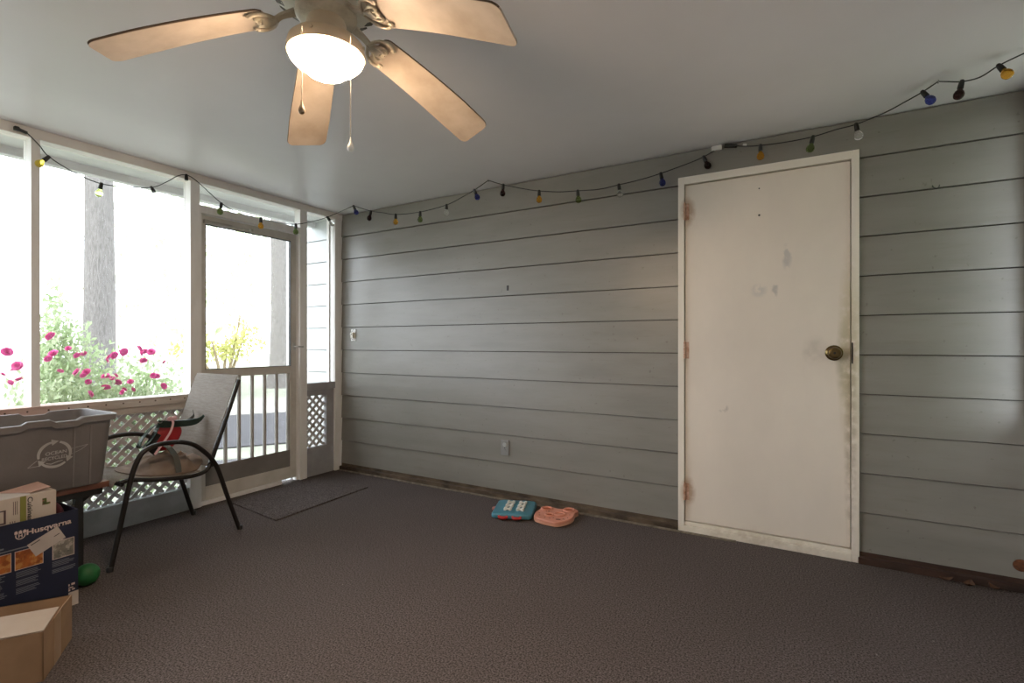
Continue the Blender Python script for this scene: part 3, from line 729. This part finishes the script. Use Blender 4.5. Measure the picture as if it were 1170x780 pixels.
# ------------------------------------------------------------------ bench with recycling bin
DW = M('dark_red_wood', (.20, .075, .045), .4, col2=(.10, .036, .022), nscale=6, stretch=(6, 1, 6), b=.1)
DK = M('black_bench_frame', (.012, .011, .011), .5)
bench = thing('bench', (.35, -2.5, 0), 'low dark wood bench with black legs under the recycling bin', 'bench')
MB().box((.14, -3.0, .412), (.565, -1.995, .442), .003).build('bench_top', DW, bench)
MB().box((.16, -2.98, .378), (.545, -2.015, .412), .002).build('apron', DK, bench)
for y in (-2.10, -2.9):
    for xx in (.50, .19): MB().box((xx - .017, y - .017, 0), (xx + .017, y + .017, .376), .003).build('leg', DK, bench)
    sgn = -1 if y > -2.5 else 1
    for xx in (.50, .19): MB().tube([(xx, y + sgn * .005 - sgn * -.0, .33), (xx, y + sgn * .16, .375)] if False else [(xx, y + .06 * -sgn, .385), (xx, y + sgn * .10, .28), (xx, y + sgn * .2, .16)], .012, 8).build('brace', DK, bench)
tote = thing('recycling_bin', (.41, -2.32, .443), 'open grey plastic recycling bin with faded recycling print', 'bin')
TOTE = M('grey_tote_plastic', (.185, .168, .165), .5, col2=(.15, .137, .134), nscale=7, b=.05)
CX, CY, HX, HY = .425, -2.315, .195, .335
def tl(hx, hy, r, z): return rrect(CX, CY, hx, hy, r, z, 7)
def wav(lp, amp):
    out = []
    for x, y, z in lp:
        out.append((x, y, z))
    return out
zb, zt = .4435, .787
def rimz(x, y):
    s = 0
    if abs(y - CY) < HY - .07 and abs(abs(x - CX) - HX) < .05:
        s = -.013 if (int((y + 10) / .105) % 2 == 0) else 0
    return s
def dense(lp, st=.02):
    out = []
    for a, b in zip(lp, lp[1:] + lp[:1]):
        a, b = V(a), V(b); n = max(1, int((b - a).length / st))
        for i in range(n): out.append(a.lerp(b, i / n))
    return out
def dl(hx, hy, r, z, rim=False):
    base = dense(rrect(CX, CY, HX, HY, .04, 0, 7))
    src = rrect(CX, CY, HX, HY, .04, 0, 7); dst = rrect(CX, CY, hx, hy, r, 0, 7)
    out = []
    for (a, b), (c, d) in zip(zip(src, src[1:] + src[:1]), zip(dst, dst[1:] + dst[:1])):
        n = max(1, int((V(b) - V(a)).length / .02))
        for i in range(n):
            p0 = V(a).lerp(V(b), i / n); p = V(c).lerp(V(d), i / n)
            out.append(V((p.x, p.y, z + (rimz(p0.x, p0.y) if rim else 0))))
    return out
bt = MB().loops([dl(.155, .285, .03, zb), dl(.163, .293, .035, zb + .012), dl(.182, .322, .04, zt - .035), dl(.184, .324, .04, zt - .030),
    dl(.200, .340, .045, zt - .030, True), dl(.202, .342, .045, zt - .004, True), dl(.198, .338, .045, zt, True), dl(.184, .324, .04, zt, True), dl(.179, .319, .04, zt - .03), dl(.158, .288, .03, zb + .006)])
body = bt.build('body', TOTE, tote, True)
for y, w_ in ((CY + .23, .004), (CY + .165, .004), (CY - .16, .004), (CY - .23, .004)):
    xb = CX + .163; xt = CX + .183
    MB().obox(((xb + xt) / 2 - .004, y, (zb + zt) / 2 - .02), (.010, 0, .145), (0, w_, 0), (.006, 0, -.0004)).build('rib', TOTE, body)
LOGO = M('pale_bin_print', (.40, .385, .375), .6)
# print on the sloping front face
zc = .615; fx = lambda z: CX + .163 + (z - zb - .012) / (zt - .035 - zb - .012) * .019 + .0015
def Q(y, z): return V((fx(z) + .0005, y, z))
LCY, LCZ = -2.222, .622
lg = MB()
for a0 in (100, 340, 220):
    lo_, li_ = [], []
    for i in range(15):
        a = math.radians(a0 + i * 6.6); th = .0085 + .004 * math.sin(PI * i / 14)
        lo_.append((LCY + (.058 + th / 2) * math.cos(a), LCZ + (.058 + th / 2) * math.sin(a))); li_.append((LCY + (.058 - th / 2) * math.cos(a), LCZ + (.058 - th / 2) * math.sin(a)))
    for i in range(14): lg.face([lg.bm.verts.new(Q(*q)) for q in (lo_[i], lo_[i + 1], li_[i + 1], li_[i])])
    a = math.radians(a0 - 2); c_ = V((math.cos(a), math.sin(a))); tt = V((math.sin(a), -math.cos(a)))
    tip = c_ * .058 + tt * .022
    lg.face([lg.bm.verts.new(Q(LCY + q.x, LCZ + q.y)) for q in (tip, c_ * .073 - tt * .004, c_ * .043 - tt * .004)])
def thin(pts, w_=.0022):
    for a, b in zip(pts, pts[1:]):
        a, b = V(a), V(b); d = (b - a).normalized(); n_ = V((-d.y, d.x)) * w_ / 2
        lg.face([lg.bm.verts.new(Q(*q)) for q in (a + n_, b + n_, b - n_, a - n_)])
thin([(LCY - .062, LCZ - .018), (LCY - .094, LCZ - .046), (LCY - .05, LCZ - .044)]); thin([(LCY + .058, LCZ - .012), (LCY + .10, LCZ + .006), (LCY + .125, LCZ + .026), (LCY + .062, LCZ + .016)])
thin([(LCY - .03, LCZ - .038), (LCY - .012, LCZ - .044), (LCY + .012, LCZ - .036), (LCY + .03, LCZ - .034)], .004)
lg.build('recycling_print', LOGO, body)
sl = V((.019, 0, .286)).normalized()
text('lettering', 'OCEAN', LOGO, body, Q(LCY - .034, LCZ - .002), (0, 1, .04), sl, .078, .016, .001, .02)
text('lettering', 'RECYCLED', LOGO, body, Q(LCY - .046, LCZ - .026), (0, 1, .04), sl, .092, .016, .001, .02)

# ------------------------------------------------------------------ boxes on the floor
NAVY = M('navy_carton', (.010, .014, .040), .5, col2=(.008, .011, .030), nscale=5); KRAFT = M('kraft_card', (.30, .185, .105), .8, col2=(.24, .145, .08), nscale=10, b=.05)
WP = M('white_print', (.60, .47, .44), .6); CARDW = M('pale_card', (.52, .45, .40), .7, b=.03)
BX, BY0, BY1, BH = .872, -2.62, -2.228, .414
nav = thing('carton', (.70, -2.42, 0), 'open navy blue carton with product pictures beside the bench', 'box')
nb = MB().box((BX - .30, BY0, 0), (BX, BY1, .006))
nb.box((BX - .006, BY0, .006), (BX, BY1, BH)).box((BX - .30, BY0, .006), (BX - .294, BY1, BH)).box((BX - .294, BY1 - .006, .006), (BX - .006, BY1, BH)).box((BX - .294, BY0, .006), (BX - .006, BY0 + .006, BH))
nbo = nb.build('body', NAVY, nav)
f = BX + .0008
def strip(mb, y0, z0, y1, z1, x=f, th=.0006): return mb.box((x - .0008, y0, z0), (x + th, y1, z1))
text('lettering', 'Husqvarna', WP, nbo, (f, -2.397, .348), (0, 1, .03), (0, 0, 1), .145, .029, .0008, .025)
lg = MB()
cy, cz = -2.416, .362
for i in range(18):
    a0, a1 = -200 + i * 220 / 18, -200 + (i + 1) * 220 / 18
    q = [(r * math.cos(math.radians(a)), r * math.sin(math.radians(a))) for r, a in ((.016, a0), (.016, a1), (.0125, a1), (.0125, a0))]
    lg.face([lg.bm.verts.new((f + .0008, cy + y, cz - .002 + z)) for y, z in q])
for dy in (-.013, 0, .013): lg.face([lg.bm.verts.new((f + .0008, cy + dy + y, cz + z)) for y, z in ((-.005, .005), (.005, .005), (.005, .015), (0, .019), (-.005, .015))])
lg.build('crown_badge', WP, nbo)
text('lettering', 'H', WP, nbo, (f, cy - .006, cz - .010), (0, 1, 0), (0, 0, 1), .012, .014, .0012, .03)
def pic_mat(name, cols, sc):
    m, t, p, o = nodes(name); p.inputs['Roughness'].default_value = .45
    a = ramp(t, noise_n(t, pos(t, (1, 1, .7)), sc, 3), .35, .65); b = ramp(t, noise_n(t, pos(t, (1, 1, 1), (4, 2, 1)), sc * 1.5, 3), .5, .6)
    t.links.new(mix(t, b, mix(t, a, cols[0], cols[1]), cols[2]), p.inputs['Base Color']); return m
OP = pic_mat('orange_picture', ((.42, .12, .02), (.20, .05, .01), (.45, .20, .05)), 26); GP = pic_mat('machine_picture', ((.10, .10, .09), (.22, .20, .17), (.35, .32, .28)), 40)
for i, (y0, y1, m) in enumerate(((-2.329 - .104 * 1 - .0, -2.329 - .016, OP), (-2.316, -2.242, GP), (-2.53, -2.443, OP))):
    z0, z1 = .222, .298
    fr = MB(); strip(fr, y0, z0, y1, z1).build('printed_picture', m, nbo)
    fb = MB(); t_ = .002
    for a in ((y0, z0, y1, z0 + t_), (y0, z1 - t_, y1, z1), (y0, z0, y0 + t_, z1), (y1 - t_, z0, y1, z1)): strip(fb, *a, th=.0011)
    fb.build('picture_border', WP, nbo)
random.seed(11)
DIM = M('dim_print', (.16, .17, .20), .6)
for y0, n in ((-2.429, 15), (-2.316, 8), (-2.53, 15)):
    fp = MB()
    z = .212
    for i in range(n):
        if i % 5 == 4: z -= .008; continue
        strip(fp, y0, z - .0022, y0 + random.uniform(.055, .078), z, th=.0003); z -= .0062
    fp.build('fine_print', DIM, nbo)
for a in ((-2.48, .306, -2.345, .3105), (-2.52, .318, -2.465, .324)): strip(MB(), *a, th=.0003).build('fine_print', DIM, nbo)
cp = MB()
for a in ((-2.262, .078, -2.246, .082), (-2.262, .088, -2.258, .096), (-2.252, .090, -2.240, .098), (-2.262, .066, -2.256, .074), (-2.250, .068, -2.240, .074)): strip(cp, *a)
cp.build('corner_mark', WP, nbo)
strip(MB(), -2.262, .0, BY1, .060).build('white_corner_print', CARDW, nbo)
stk = MB(); c_ = V((f + .001, -2.334, .309)); r_ = V((0, .9, .44)).normalized(); u_ = V((0, -.44, .9)).normalized()
stk.obox(c_, r_ * .054, u_ * .031, (.0008, 0, 0)); so = stk.build('shipping_label', M('label_paper', (.46, .40, .37), .7), nbo)
INK = M('label_ink', (.08, .07, .08), .6)
MB().obox(c_ + V((.0012, 0, 0)) - r_ * .030 + u_ * .022, r_ * .016, u_ * .0018, (.0003, 0, 0)).build('label_print', INK, so); MB().obox(c_ + V((.0012, 0, 0)) + u_ * .0 + r_ * .036, r_ * .010, u_ * .0015, (.0003, 0, 0)).build('label_print', INK, so)
# a pale kitchen appliance box standing in the carton
CXB = .80
cu = thing('appliance_box', (.72, -2.45, .0), 'white kitchen appliance box with green stripe standing in navy carton', 'box')
CB = M('appliance_card', (.55, .47, .41), .6, col2=(.50, .43, .37), nscale=6); YG = M('olive_stripe', (.22, .22, .05), .6); BK = M('black_print', (.025, .02, .02), .6)
cb = MB().box((CXB - .15, -2.60, .0075), (CXB, -2.280, .500), .001).build('body', CB, cu)
f2 = CXB + .0008
strip(MB(), -2.397, .10, -2.378, .500, f2).build('stripe', YG, cb)
text('lettering', 'Cuisinart', BK, cb, (f2, -2.374, .492), (0, 0, -1), (0, 1, 0), .112, .017, .0008, .02)
pb = MB()
strip(pb, -2.326, .452, -2.312, .474, f2); strip(pb, -2.326, .446, -2.30, .455, f2); pb.build('small_picture', pic_mat('tiny_picture', ((.05, .05, .03), (.12, .16, .03), (.30, .12, .10)), 60), cb)
pb = MB()
for a in ((-2.50, .400, -2.44, .406), (-2.50, .452, -2.44, .457), (-2.446, .400, -2.440, .457)): strip(pb, *a, f2)
for i in range(3): strip(pb, -2.418 + i * .006, .43, -2.4165 + i * .006, .485, f2, .0004)
for i in range(3): strip(pb, -2.428 + i * .007, .36, -2.426 + i * .007, .405, f2, .0004)
pb.build('front_print', M('faded_print', (.10, .06, .07), .6), cb)
tp = MB().box((CXB - .148, -2.598, .5005), (CXB - .002, -2.36, .5012)).build('top_print', M('white_top', (.62, .58, .55), .6), cb)
MB().prism([(CXB - .14, -2.43, .502), (CXB - .02, -2.36, .504), (CXB - .03, -2.29, .512), (CXB - .14, -2.30, .52)], (0, 0, .002)).build('top_flap', M('pink_card', (.55, .36, .30), .7), cb)
# a dark red cushion of cloth also in the carton
cl = MB().ball((.71, -2.262, .385), 1, 16, (.10, .022, .045)).build('red_pouch', M('burgundy_cloth', (.07, .012, .022), .8, b=.3), None, True)
tag(cl, 'small burgundy cloth pouch stuffed in the navy carton', 'pouch')
# plain cardboard box in front
cbx = thing('cardboard_box', (1.20, -2.58, 0), 'brown cardboard box with folded flap in front of navy carton', 'box')
A = V((1.175, -2.352, 0)); B = V((1.405, -2.506, 0)); e1 = (B - A); e2 = V((e1.y, -e1.x, 0)).normalized() * .42; e1n = e1.normalized()
if e2.y > 0: e2 = -e2
h = .168; th = .004
mb = MB()
def wall(p, q, h0, nrm): 
    mb.prism([p, q, q + nrm * th, p + nrm * th], (0, 0, h0))
in1, in2 = e1n, e2.normalized()
wall(A, B, h, in2); wall(A + e2, B + e2, h, -in2); wall(A, A + e2, h, in1); wall(B, B + e2, h - .002, -in1)
mb.prism([A, B, B + e2, A + e2], (0, 0, .004))
cbo = mb.build('body', KRAFT, cbx)
LK = M('pale_flap', (.37, .285, .22), .75, col2=(.33, .25, .185), nscale=6)
fl = MB(); z = V((0, 0, h))
fl.prism([B + z, B + e2 + z, B + e2 - e1n * .145 + z + V((0, 0, .012)), B - e1n * .145 + z + V((0, 0, .012))], (0, 0, .004)); fl.build('flap', LK, cbx)
fl = MB(); fl.prism([A + z, A + e2 + z, A + e2 + V((0, 0, -.07)) + z + e1n * .02 , A + V((0, 0, -.07)) + z + e1n * .02], e1n * .004); fl.build('flap', KRAFT, cbx)
tp = MB(); n_ = -in2
m1, m2 = A.lerp(B, .42), A.lerp(B, .66)
tp.prism([m1, m2, m2 + n_ * .0008, m1 + n_ * .0008], (0, 0, h)); tp.build('packing_tape', M('brown_tape', (.36, .24, .15), .4), cbx)
# rust spot in the corner by the floor
rc = MB().lathe([(0, 0), (.028, 0), (.026, .006), (.012, .010), (0, .011)], (4.494, -.013, .118), 20, (0, -1, 0)).build('pipe_cap', M('orange_rust', (.17, .06, .02), .85, col2=(.07, .025, .012), nscale=60, b=.4), None, True)
tag(rc, 'rusty round pipe cap low on the siding at the frame edge', 'pipe cap')
# green ball
ball = MB().ball((.70, -2.136, .050), .050, 24).build('ball', M('green_ball', (.015, .13, .035), .55, b=.05), None, True)
tag(ball, 'green ball on the carpet between carton and chair', 'ball')
# dead leaves and rust at the foot of the wall beyond the door
random.seed(9)
LF = M('dead_leaf', (.12, .055, .03), .8, col2=(.06, .028, .016), nscale=40)
for (x, y, a, s_, lab) in ((4.22, -.062, .3, .035, 'dry brown leaf at the wall foot beside the house door'), (4.30, -.075, 1.2, .042, 'larger curled brown leaf on the carpet beyond the house door'), (4.39, -.06, 2.2, .030, 'small dry leaf nearest the corner at the wall foot')):
    L = []
    for i in range(9):
        t = i / 8; w_ = s_ * .5 * math.sin(PI * min(.98, max(.03, t))) ** .8
        c_ = V((x, y, 0)) + V((math.cos(a), math.sin(a), 0)) * s_ * (t - .5) * 1.6; n_ = V((-math.sin(a), math.cos(a), 0))
        zz = .006 + .012 * (t - .5) ** 2 * 4
        L.append([c_ + n_ * w_ + V((0, 0, zz + .006)), c_ + V((0, 0, zz)), c_ - n_ * w_ + V((0, 0, zz + .008)), c_ + V((0, 0, zz - .001))])
    tag(MB().loops(L).build('dead_leaf', LF, None, True), lab, 'leaf')

# ------------------------------------------------------------------ yard
GZ = -.25
def ground_mat():
    m, t, p, o = nodes('lawn'); p.inputs['Roughness'].default_value = .95; p.inputs['Specular IOR Level'].default_value = .1
    c = mix(t, ramp(t, noise_n(t, pos(t), 3, 6), .35, .65), (.23, .245, .19), (.31, .315, .26))
    t.links.new(c, p.inputs['Base Color']); return m
struct(MB().box((-60, -40, GZ - .2), (30, 60, GZ)).build('ground', ground_mat()))
ud = V((-.946, .608, 0)).normalized() if False else V((-.84, .54, 0)).normalized(); uv = V((-ud.y, ud.x, 0)); cp0 = V((3.617, -3.177, 0))
def strip_g(name, t0, t1, a, b, m, z):
    p = [cp0 + ud * t0 + uv * a, cp0 + ud * t0 + uv * b, cp0 + ud * t1 + uv * b, cp0 + ud * t1 + uv * a]
    return struct(MB().prism([V((q.x, q.y, GZ - .05)) for q in p], (0, 0, .05 + z)).build(name, m))
ASPH = M('asphalt', (.055, .053, .060), .9, col2=(.04, .04, .045), nscale=3)
strip_g('driveway', 7.6, 11.0, -14, 14, ASPH, .02)
strip_g('sunlit_road', 11.0, 14.0, -16, 16, M('sunlit_road_pale', (.30, .285, .25), .9), .02)  # sunlit stretch of road, its brightness put into a paler colour
strip_g('path', 4.9, 6.75, -1.6, .55, M('path_concrete', (.075, .07, .078), .9, b=.1), .03)

def leaf_mat(name, a, b, tr=.4):
    m, t, p, o = nodes(name); p.inputs['Roughness'].default_value = .6
    n = ramp(t, noise_n(t, pos(t), 7, 3), .35, .65)
    c = mix(t, n, a, b); t.links.new(c, p.inputs['Base Color'])
    tl_ = t.nodes.new('ShaderNodeBsdfTranslucent'); t.links.new(c, tl_.inputs[0]); mx = t.nodes.new('ShaderNodeMixShader'); mx.inputs[0].default_value = tr
    t.links.new(p.outputs[0], mx.inputs[1]); t.links.new(tl_.outputs[0], mx.inputs[2]); t.links.new(mx.outputs[0], o.inputs[0]); return m
def leaves(mb, pts, size, rnd):
    bm = mb.bm
    for p in pts:
        e = Euler((rnd.uniform(0, 6.3), rnd.uniform(0, 6.3), rnd.uniform(0, 6.3))).to_matrix(); s_ = size * rnd.uniform(.6, 1.3)
        a, b = e @ V((s_, 0, 0)), e @ V((0, s_ * .5, 0)); n_ = e @ V((0, 0, s_ * .15))
        mb.face([bm.verts.new(q) for q in (p - a, p + b + n_ * .5, p + a + n_)]); mb.face([bm.verts.new(q) for q in (p - a, p + a + n_, p - b + n_ * .5)])
    return mb
BARK = None
def bark():
    m, t, p, o = nodes('grey_bark'); p.inputs['Roughness'].default_value = .95
    n = noise_n(t, pos(t, (20, 20, 3.0)), 3, 5, .7)
    t.links.new(mix(t, ramp(t, n, .35, .65), (.13, .12, .11), (.27, .25, .235)), p.inputs['Base Color']); bump(t, p, n, 1, .05); return m
BARK = bark()
CROWN = leaf_mat('crown_leaf', (.40, .47, .22), (.52, .57, .30), .5)
def trunk(mb, c, r0, h):
    L = []
    for i in range(22):
        z = GZ - .05 + h * i / 21; t = i / 21; r = r0 * (1 - .32 * t) + r0 * .5 * max(0, 1 - (z - GZ) / .7) ** 2
        L.append([V((c[0] + (r + r0 * .06 * noise.noise(V((math.cos(a) * 2.5, math.sin(a) * 2.5, z * .5)))) * math.cos(a) + .05 * math.sin(z * .7), c[1] + (r + r0 * .06 * noise.noise(V((math.cos(a) * 2.5, math.sin(a) * 2.5 + 9, z * .5)))) * math.sin(a), z)) for a in (2 * PI * j / 28 for j in range(28))])
    return mb.loops(L)
def tree(c, r0, h, cr, cz, seed, label, n=3500):
    rnd = random.Random(seed)
    o = thing('tree', (c[0], c[1], GZ), label, 'tree')
    trunk(MB(), c, r0, h).build('trunk', BARK, o, True)
    pts = []
    while len(pts) < n:
        q = V((rnd.uniform(-1, 1), rnd.uniform(-1, 1), rnd.uniform(-1, 1)))
        if .35 < q.length < 1 and noise.noise(q * 2.6 + V((seed, 0, 0))) > -.12: pts.append(V((c[0] + q.x * cr, c[1] + q.y * cr, cz + q.z * cr * .62)))
    leaves(MB(), pts, .16, rnd).build('foliage', CROWN, o)
    br = MB()
    for i in range(6):
        a = rnd.uniform(0, 6.3); br.tube([(c[0], c[1], h * .72), (c[0] + math.cos(a) * cr * .3, c[1] + math.sin(a) * cr * .3, h * .9), (c[0] + math.cos(a) * cr * .75, c[1] + math.sin(a) * cr * .75, h * 1.15)], lambda t: r0 * .32 * (1 - .8 * t), 8, 4)
    br.build('branches', BARK, o, True)
tree((-7.4, .93), .255, 7.0, 2.6, 8.4, 1, 'wide grey tree trunk rising behind the rose bush', 3500)
tree((-10.78, 6.98), .36, 8.0, 3.0, 9.4, 2, 'grey tree trunk across the drive, seen through the screen door', 3000)

def bush(cs, n, size, mat, name, parent, rnd):
    pts = []
    for (x, y, z, rx, ry, rz, k) in cs:
        m = 0
        while m < int(n * k):
            q = V((rnd.gauss(0, .5), rnd.gauss(0, .5), rnd.gauss(0, .5)))
            if q.length < 1.15: pts.append(V((x + q.x * rx, y + q.y * ry, max(GZ + .02, z + q.z * rz)))); m += 1
    return leaves(MB(), pts, size, rnd).build(name, mat, parent)
rnd = random.Random(21)
ROSEL = leaf_mat('rose_leaf', (.30, .40, .20), (.52, .58, .40), .5)
rose = thing('rose_bush', (-1.25, -1.7, GZ), 'rose bush with magenta blooms outside the wide screen', 'bush')
bush([(-1.3, -1.55, .50, .36, .34, .62, 1.0), (-1.25, -1.28, .46, .36, .36, .62, 1.0), (-1.25, -.98, .40, .32, .36, .60, .8), (-1.4, -1.60, .95, .25, .16, .45, .3), (-1.42, -1.57, 1.30, .14, .08, .40, .10), (-1.45, -1.47, 1.10, .2, .16, .25, .12)], 3600, .024, ROSEL, 'foliage', rose, rnd)
st = MB()
for i in range(16):
    a = rnd.uniform(-1.0, .9); st.tube([(-1.3, -1.25 + a * .2, GZ), (-1.3 + rnd.uniform(-.15, .15), -1.25 + a * .35, .2), (-1.3 + rnd.uniform(-.3, .3), -1.25 + a * .5, rnd.uniform(.6, 1.0))], lambda t: .008 * (1 - .6 * t), 6, 4)
st.build('stems', M('rose_stem', (.20, .22, .10), .8), rose, True)
def bloom_mesh():
    mb = MB(); r2 = random.Random(2)
    for ring, (n, r, tilt) in enumerate(((7, .030, .15), (7, .030, .65), (6, .025, 1.05), (4, .018, 1.4))):
        for i in range(n):
            a = 2 * PI * i / n + ring * .5; d = V((math.cos(a), math.sin(a), 0)); s_ = V((-d.y, d.x, 0)); out_ = d * math.cos(tilt) + V((0, 0, 1)) * math.sin(tilt)
            b = d * .003; w_ = r * .6
            vs = [mb.bm.verts.new(q) for q in (b, b + out_ * r * .5 + s_ * w_, b + out_ * r + s_ * w_ * .6 + V((0, 0, -.004)), b + out_ * r - s_ * w_ * .6 + V((0, 0, -.004)), b + out_ * r * .5 - s_ * w_)]
            mb.face(vs)
    return mb
BLM = leaf_mat('magenta_petal', (.55, .045, .22), (.64, .10, .32), .35)
def blooms(root, spots, src):
    for i, (x, y, z) in enumerate(spots):
        b = src.copy(); C.objects.link(b); b.parent = root
        b.location = V((x, y, z)) - root.location; b.rotation_euler = (rnd.uniform(-.9, .2), rnd.uniform(.3, 1.3), rnd.uniform(0, 6)); k = rnd.uniform(.6, 1.05); b.scale = (k, k, k)
ROSES_A = [(-1.075, -1.52, 1.062), (-0.975, -1.647, 1.103), (-0.875, -1.776, 1.189), (-1.05, -1.707, 1.065), (-0.95, -1.767, 1.031), (-0.85, -1.639, 1.054), (-1.025, -1.396, 1.006), (-0.925, -1.418, 1.035), (-0.825, -1.424, 1.05), (-1.0, -1.291, 1.072), (-0.9, -1.207, 1.058), (-1.075, -1.118, 1.069), (-0.975, -1.112, 1.07), (-0.875, -1.212, 1.003), (-1.05, -0.979, 0.979), (-0.95, -1.7, 0.942), (-0.85, -1.639, 0.935), (-1.025, -1.522, 0.925), (-0.925, -1.578, 0.905), (-0.825, -1.583, 0.864), (-1.0, -1.411, 0.886), (-0.9, -1.388, 0.895), (-1.075, -1.307, 0.829), (-0.975, -1.421, 0.801), (-0.875, -1.353, 0.767), (-1.05, -1.21, 0.767), (-0.95, -1.27, 0.839), (-0.85, -1.155, 0.884), (-1.025, -0.998, 0.781), (-0.925, -1.536, 0.767), (-0.825, -1.264, 1.101), (-1.0, -1.291, 0.776), (-0.9, -1.114, 0.873), (-1.075, -1.342, 0.866)]
ROSES_B = [(-1.105, -1.896, 0.959), (-1.005, -1.945, 0.875), (-0.905, -1.937, 0.989), (-1.08, -1.964, 0.927), (-0.98, -1.908, 0.891), (-0.88, -1.995, 1.084)]

rose2 = thing('rose_bush', (-1.2, -2.2, GZ), 'rose bush with few blooms outside the screen at the frame edge', 'bush')
bush([(-1.25, -2.22, .48, .30, .24, .58, 1.0), (-1.1, -2.45, .40, .28, .28, .55, .5)], 3000, .024, ROSEL, 'foliage', rose2, rnd)
st = MB()
for i in range(8):
    a = rnd.uniform(-1, 1); st.tube([(-1.2, -2.2 + a * .1, GZ), (-1.2, -2.2 + a * .15, .3), (-1.2 + rnd.uniform(-.2, .2), -2.2 + a * .2, .9)], lambda t: .008 * (1 - .6 * t), 6, 4)
st.build('stems', M('rose_stem', (.2, .22, .1)), rose2, True)
b0 = bloom_mesh().build('bloom', BLM, None)
blooms(rose, ROSES_A, b0); blooms(rose2, ROSES_B, b0)
bpy.data.objects.remove(b0)
# yellow-green shrub across the drive
YL = leaf_mat('yellow_leaf', (.40, .42, .12), (.54, .52, .24), .5)
shr = thing('shrub', (-9.4, 4.6, GZ), 'yellow-green forked shrub seen through the screen door', 'shrub')
sc_ = V((-9.6, 4.45, 0))
bush([(sc_.x - .3, sc_.y - .6, 1.05, .45, .55, .40, .6), (sc_.x + .2, sc_.y + .45, 1.2, .45, .5, .55, .7), (sc_.x, sc_.y, .95, .4, .5, .3, .4)], 420, .075, YL, 'foliage', shr, rnd)
st = MB()
for a, b, zt_ in ((-.9, -.2, 1.5), (-.4, .2, 1.2), (.35, .2, 1.9), (.75, -.1, 1.7), (.1, 0, 1.3)):
    st.tube([(sc_.x, sc_.y, GZ), (sc_.x + b * .4, sc_.y + a * .4, .5), (sc_.x + b, sc_.y + a, zt_)], lambda t: .06 * (1 - .7 * t), 8, 4)
st.build('stems', M('shrub_bark', (.22, .17, .10), .9), shr, True)
# bright hedge far beyond the drive and the greenery along the other two sides of the porch
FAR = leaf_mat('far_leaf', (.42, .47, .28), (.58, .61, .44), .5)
def hedge(name, c, rad, n, size, mat, label, seed):
    r3 = random.Random(seed); o = thing(name, (c[0], c[1], GZ), label, 'tree'); pts = []
    while len(pts) < n:
        q = V((r3.uniform(-1, 1), r3.uniform(-1, 1), r3.uniform(-1, 1)))
        if q.length < 1 and noise.noise(q * 3 + V((seed, 1, 0))) > -.2: pts.append(V((c[0] + q.x * rad[0], c[1] + q.y * rad[1], max(GZ, c[2] + q.z * rad[2]))))
    leaves(MB(), pts, size, r3).build('foliage', mat, o)
    MB().tube([(c[0], c[1], GZ), (c[0], c[1], c[2] + rad[2] * .5)], .12, 10).build('trunk', BARK, o, True)
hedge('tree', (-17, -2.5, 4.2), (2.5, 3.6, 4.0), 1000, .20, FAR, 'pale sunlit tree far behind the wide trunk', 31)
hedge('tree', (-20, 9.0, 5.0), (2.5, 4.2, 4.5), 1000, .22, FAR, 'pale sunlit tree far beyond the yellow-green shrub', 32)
GRN = leaf_mat('shade_leaf', (.08, .21, .03), (.16, .30, .05), .4)
hedge('tree', (8.2, -1.2, 3.2), (1.8, 3.6, 4.0), 9000, .14, GRN, 'dense green tree close outside the right side of the porch', 33)
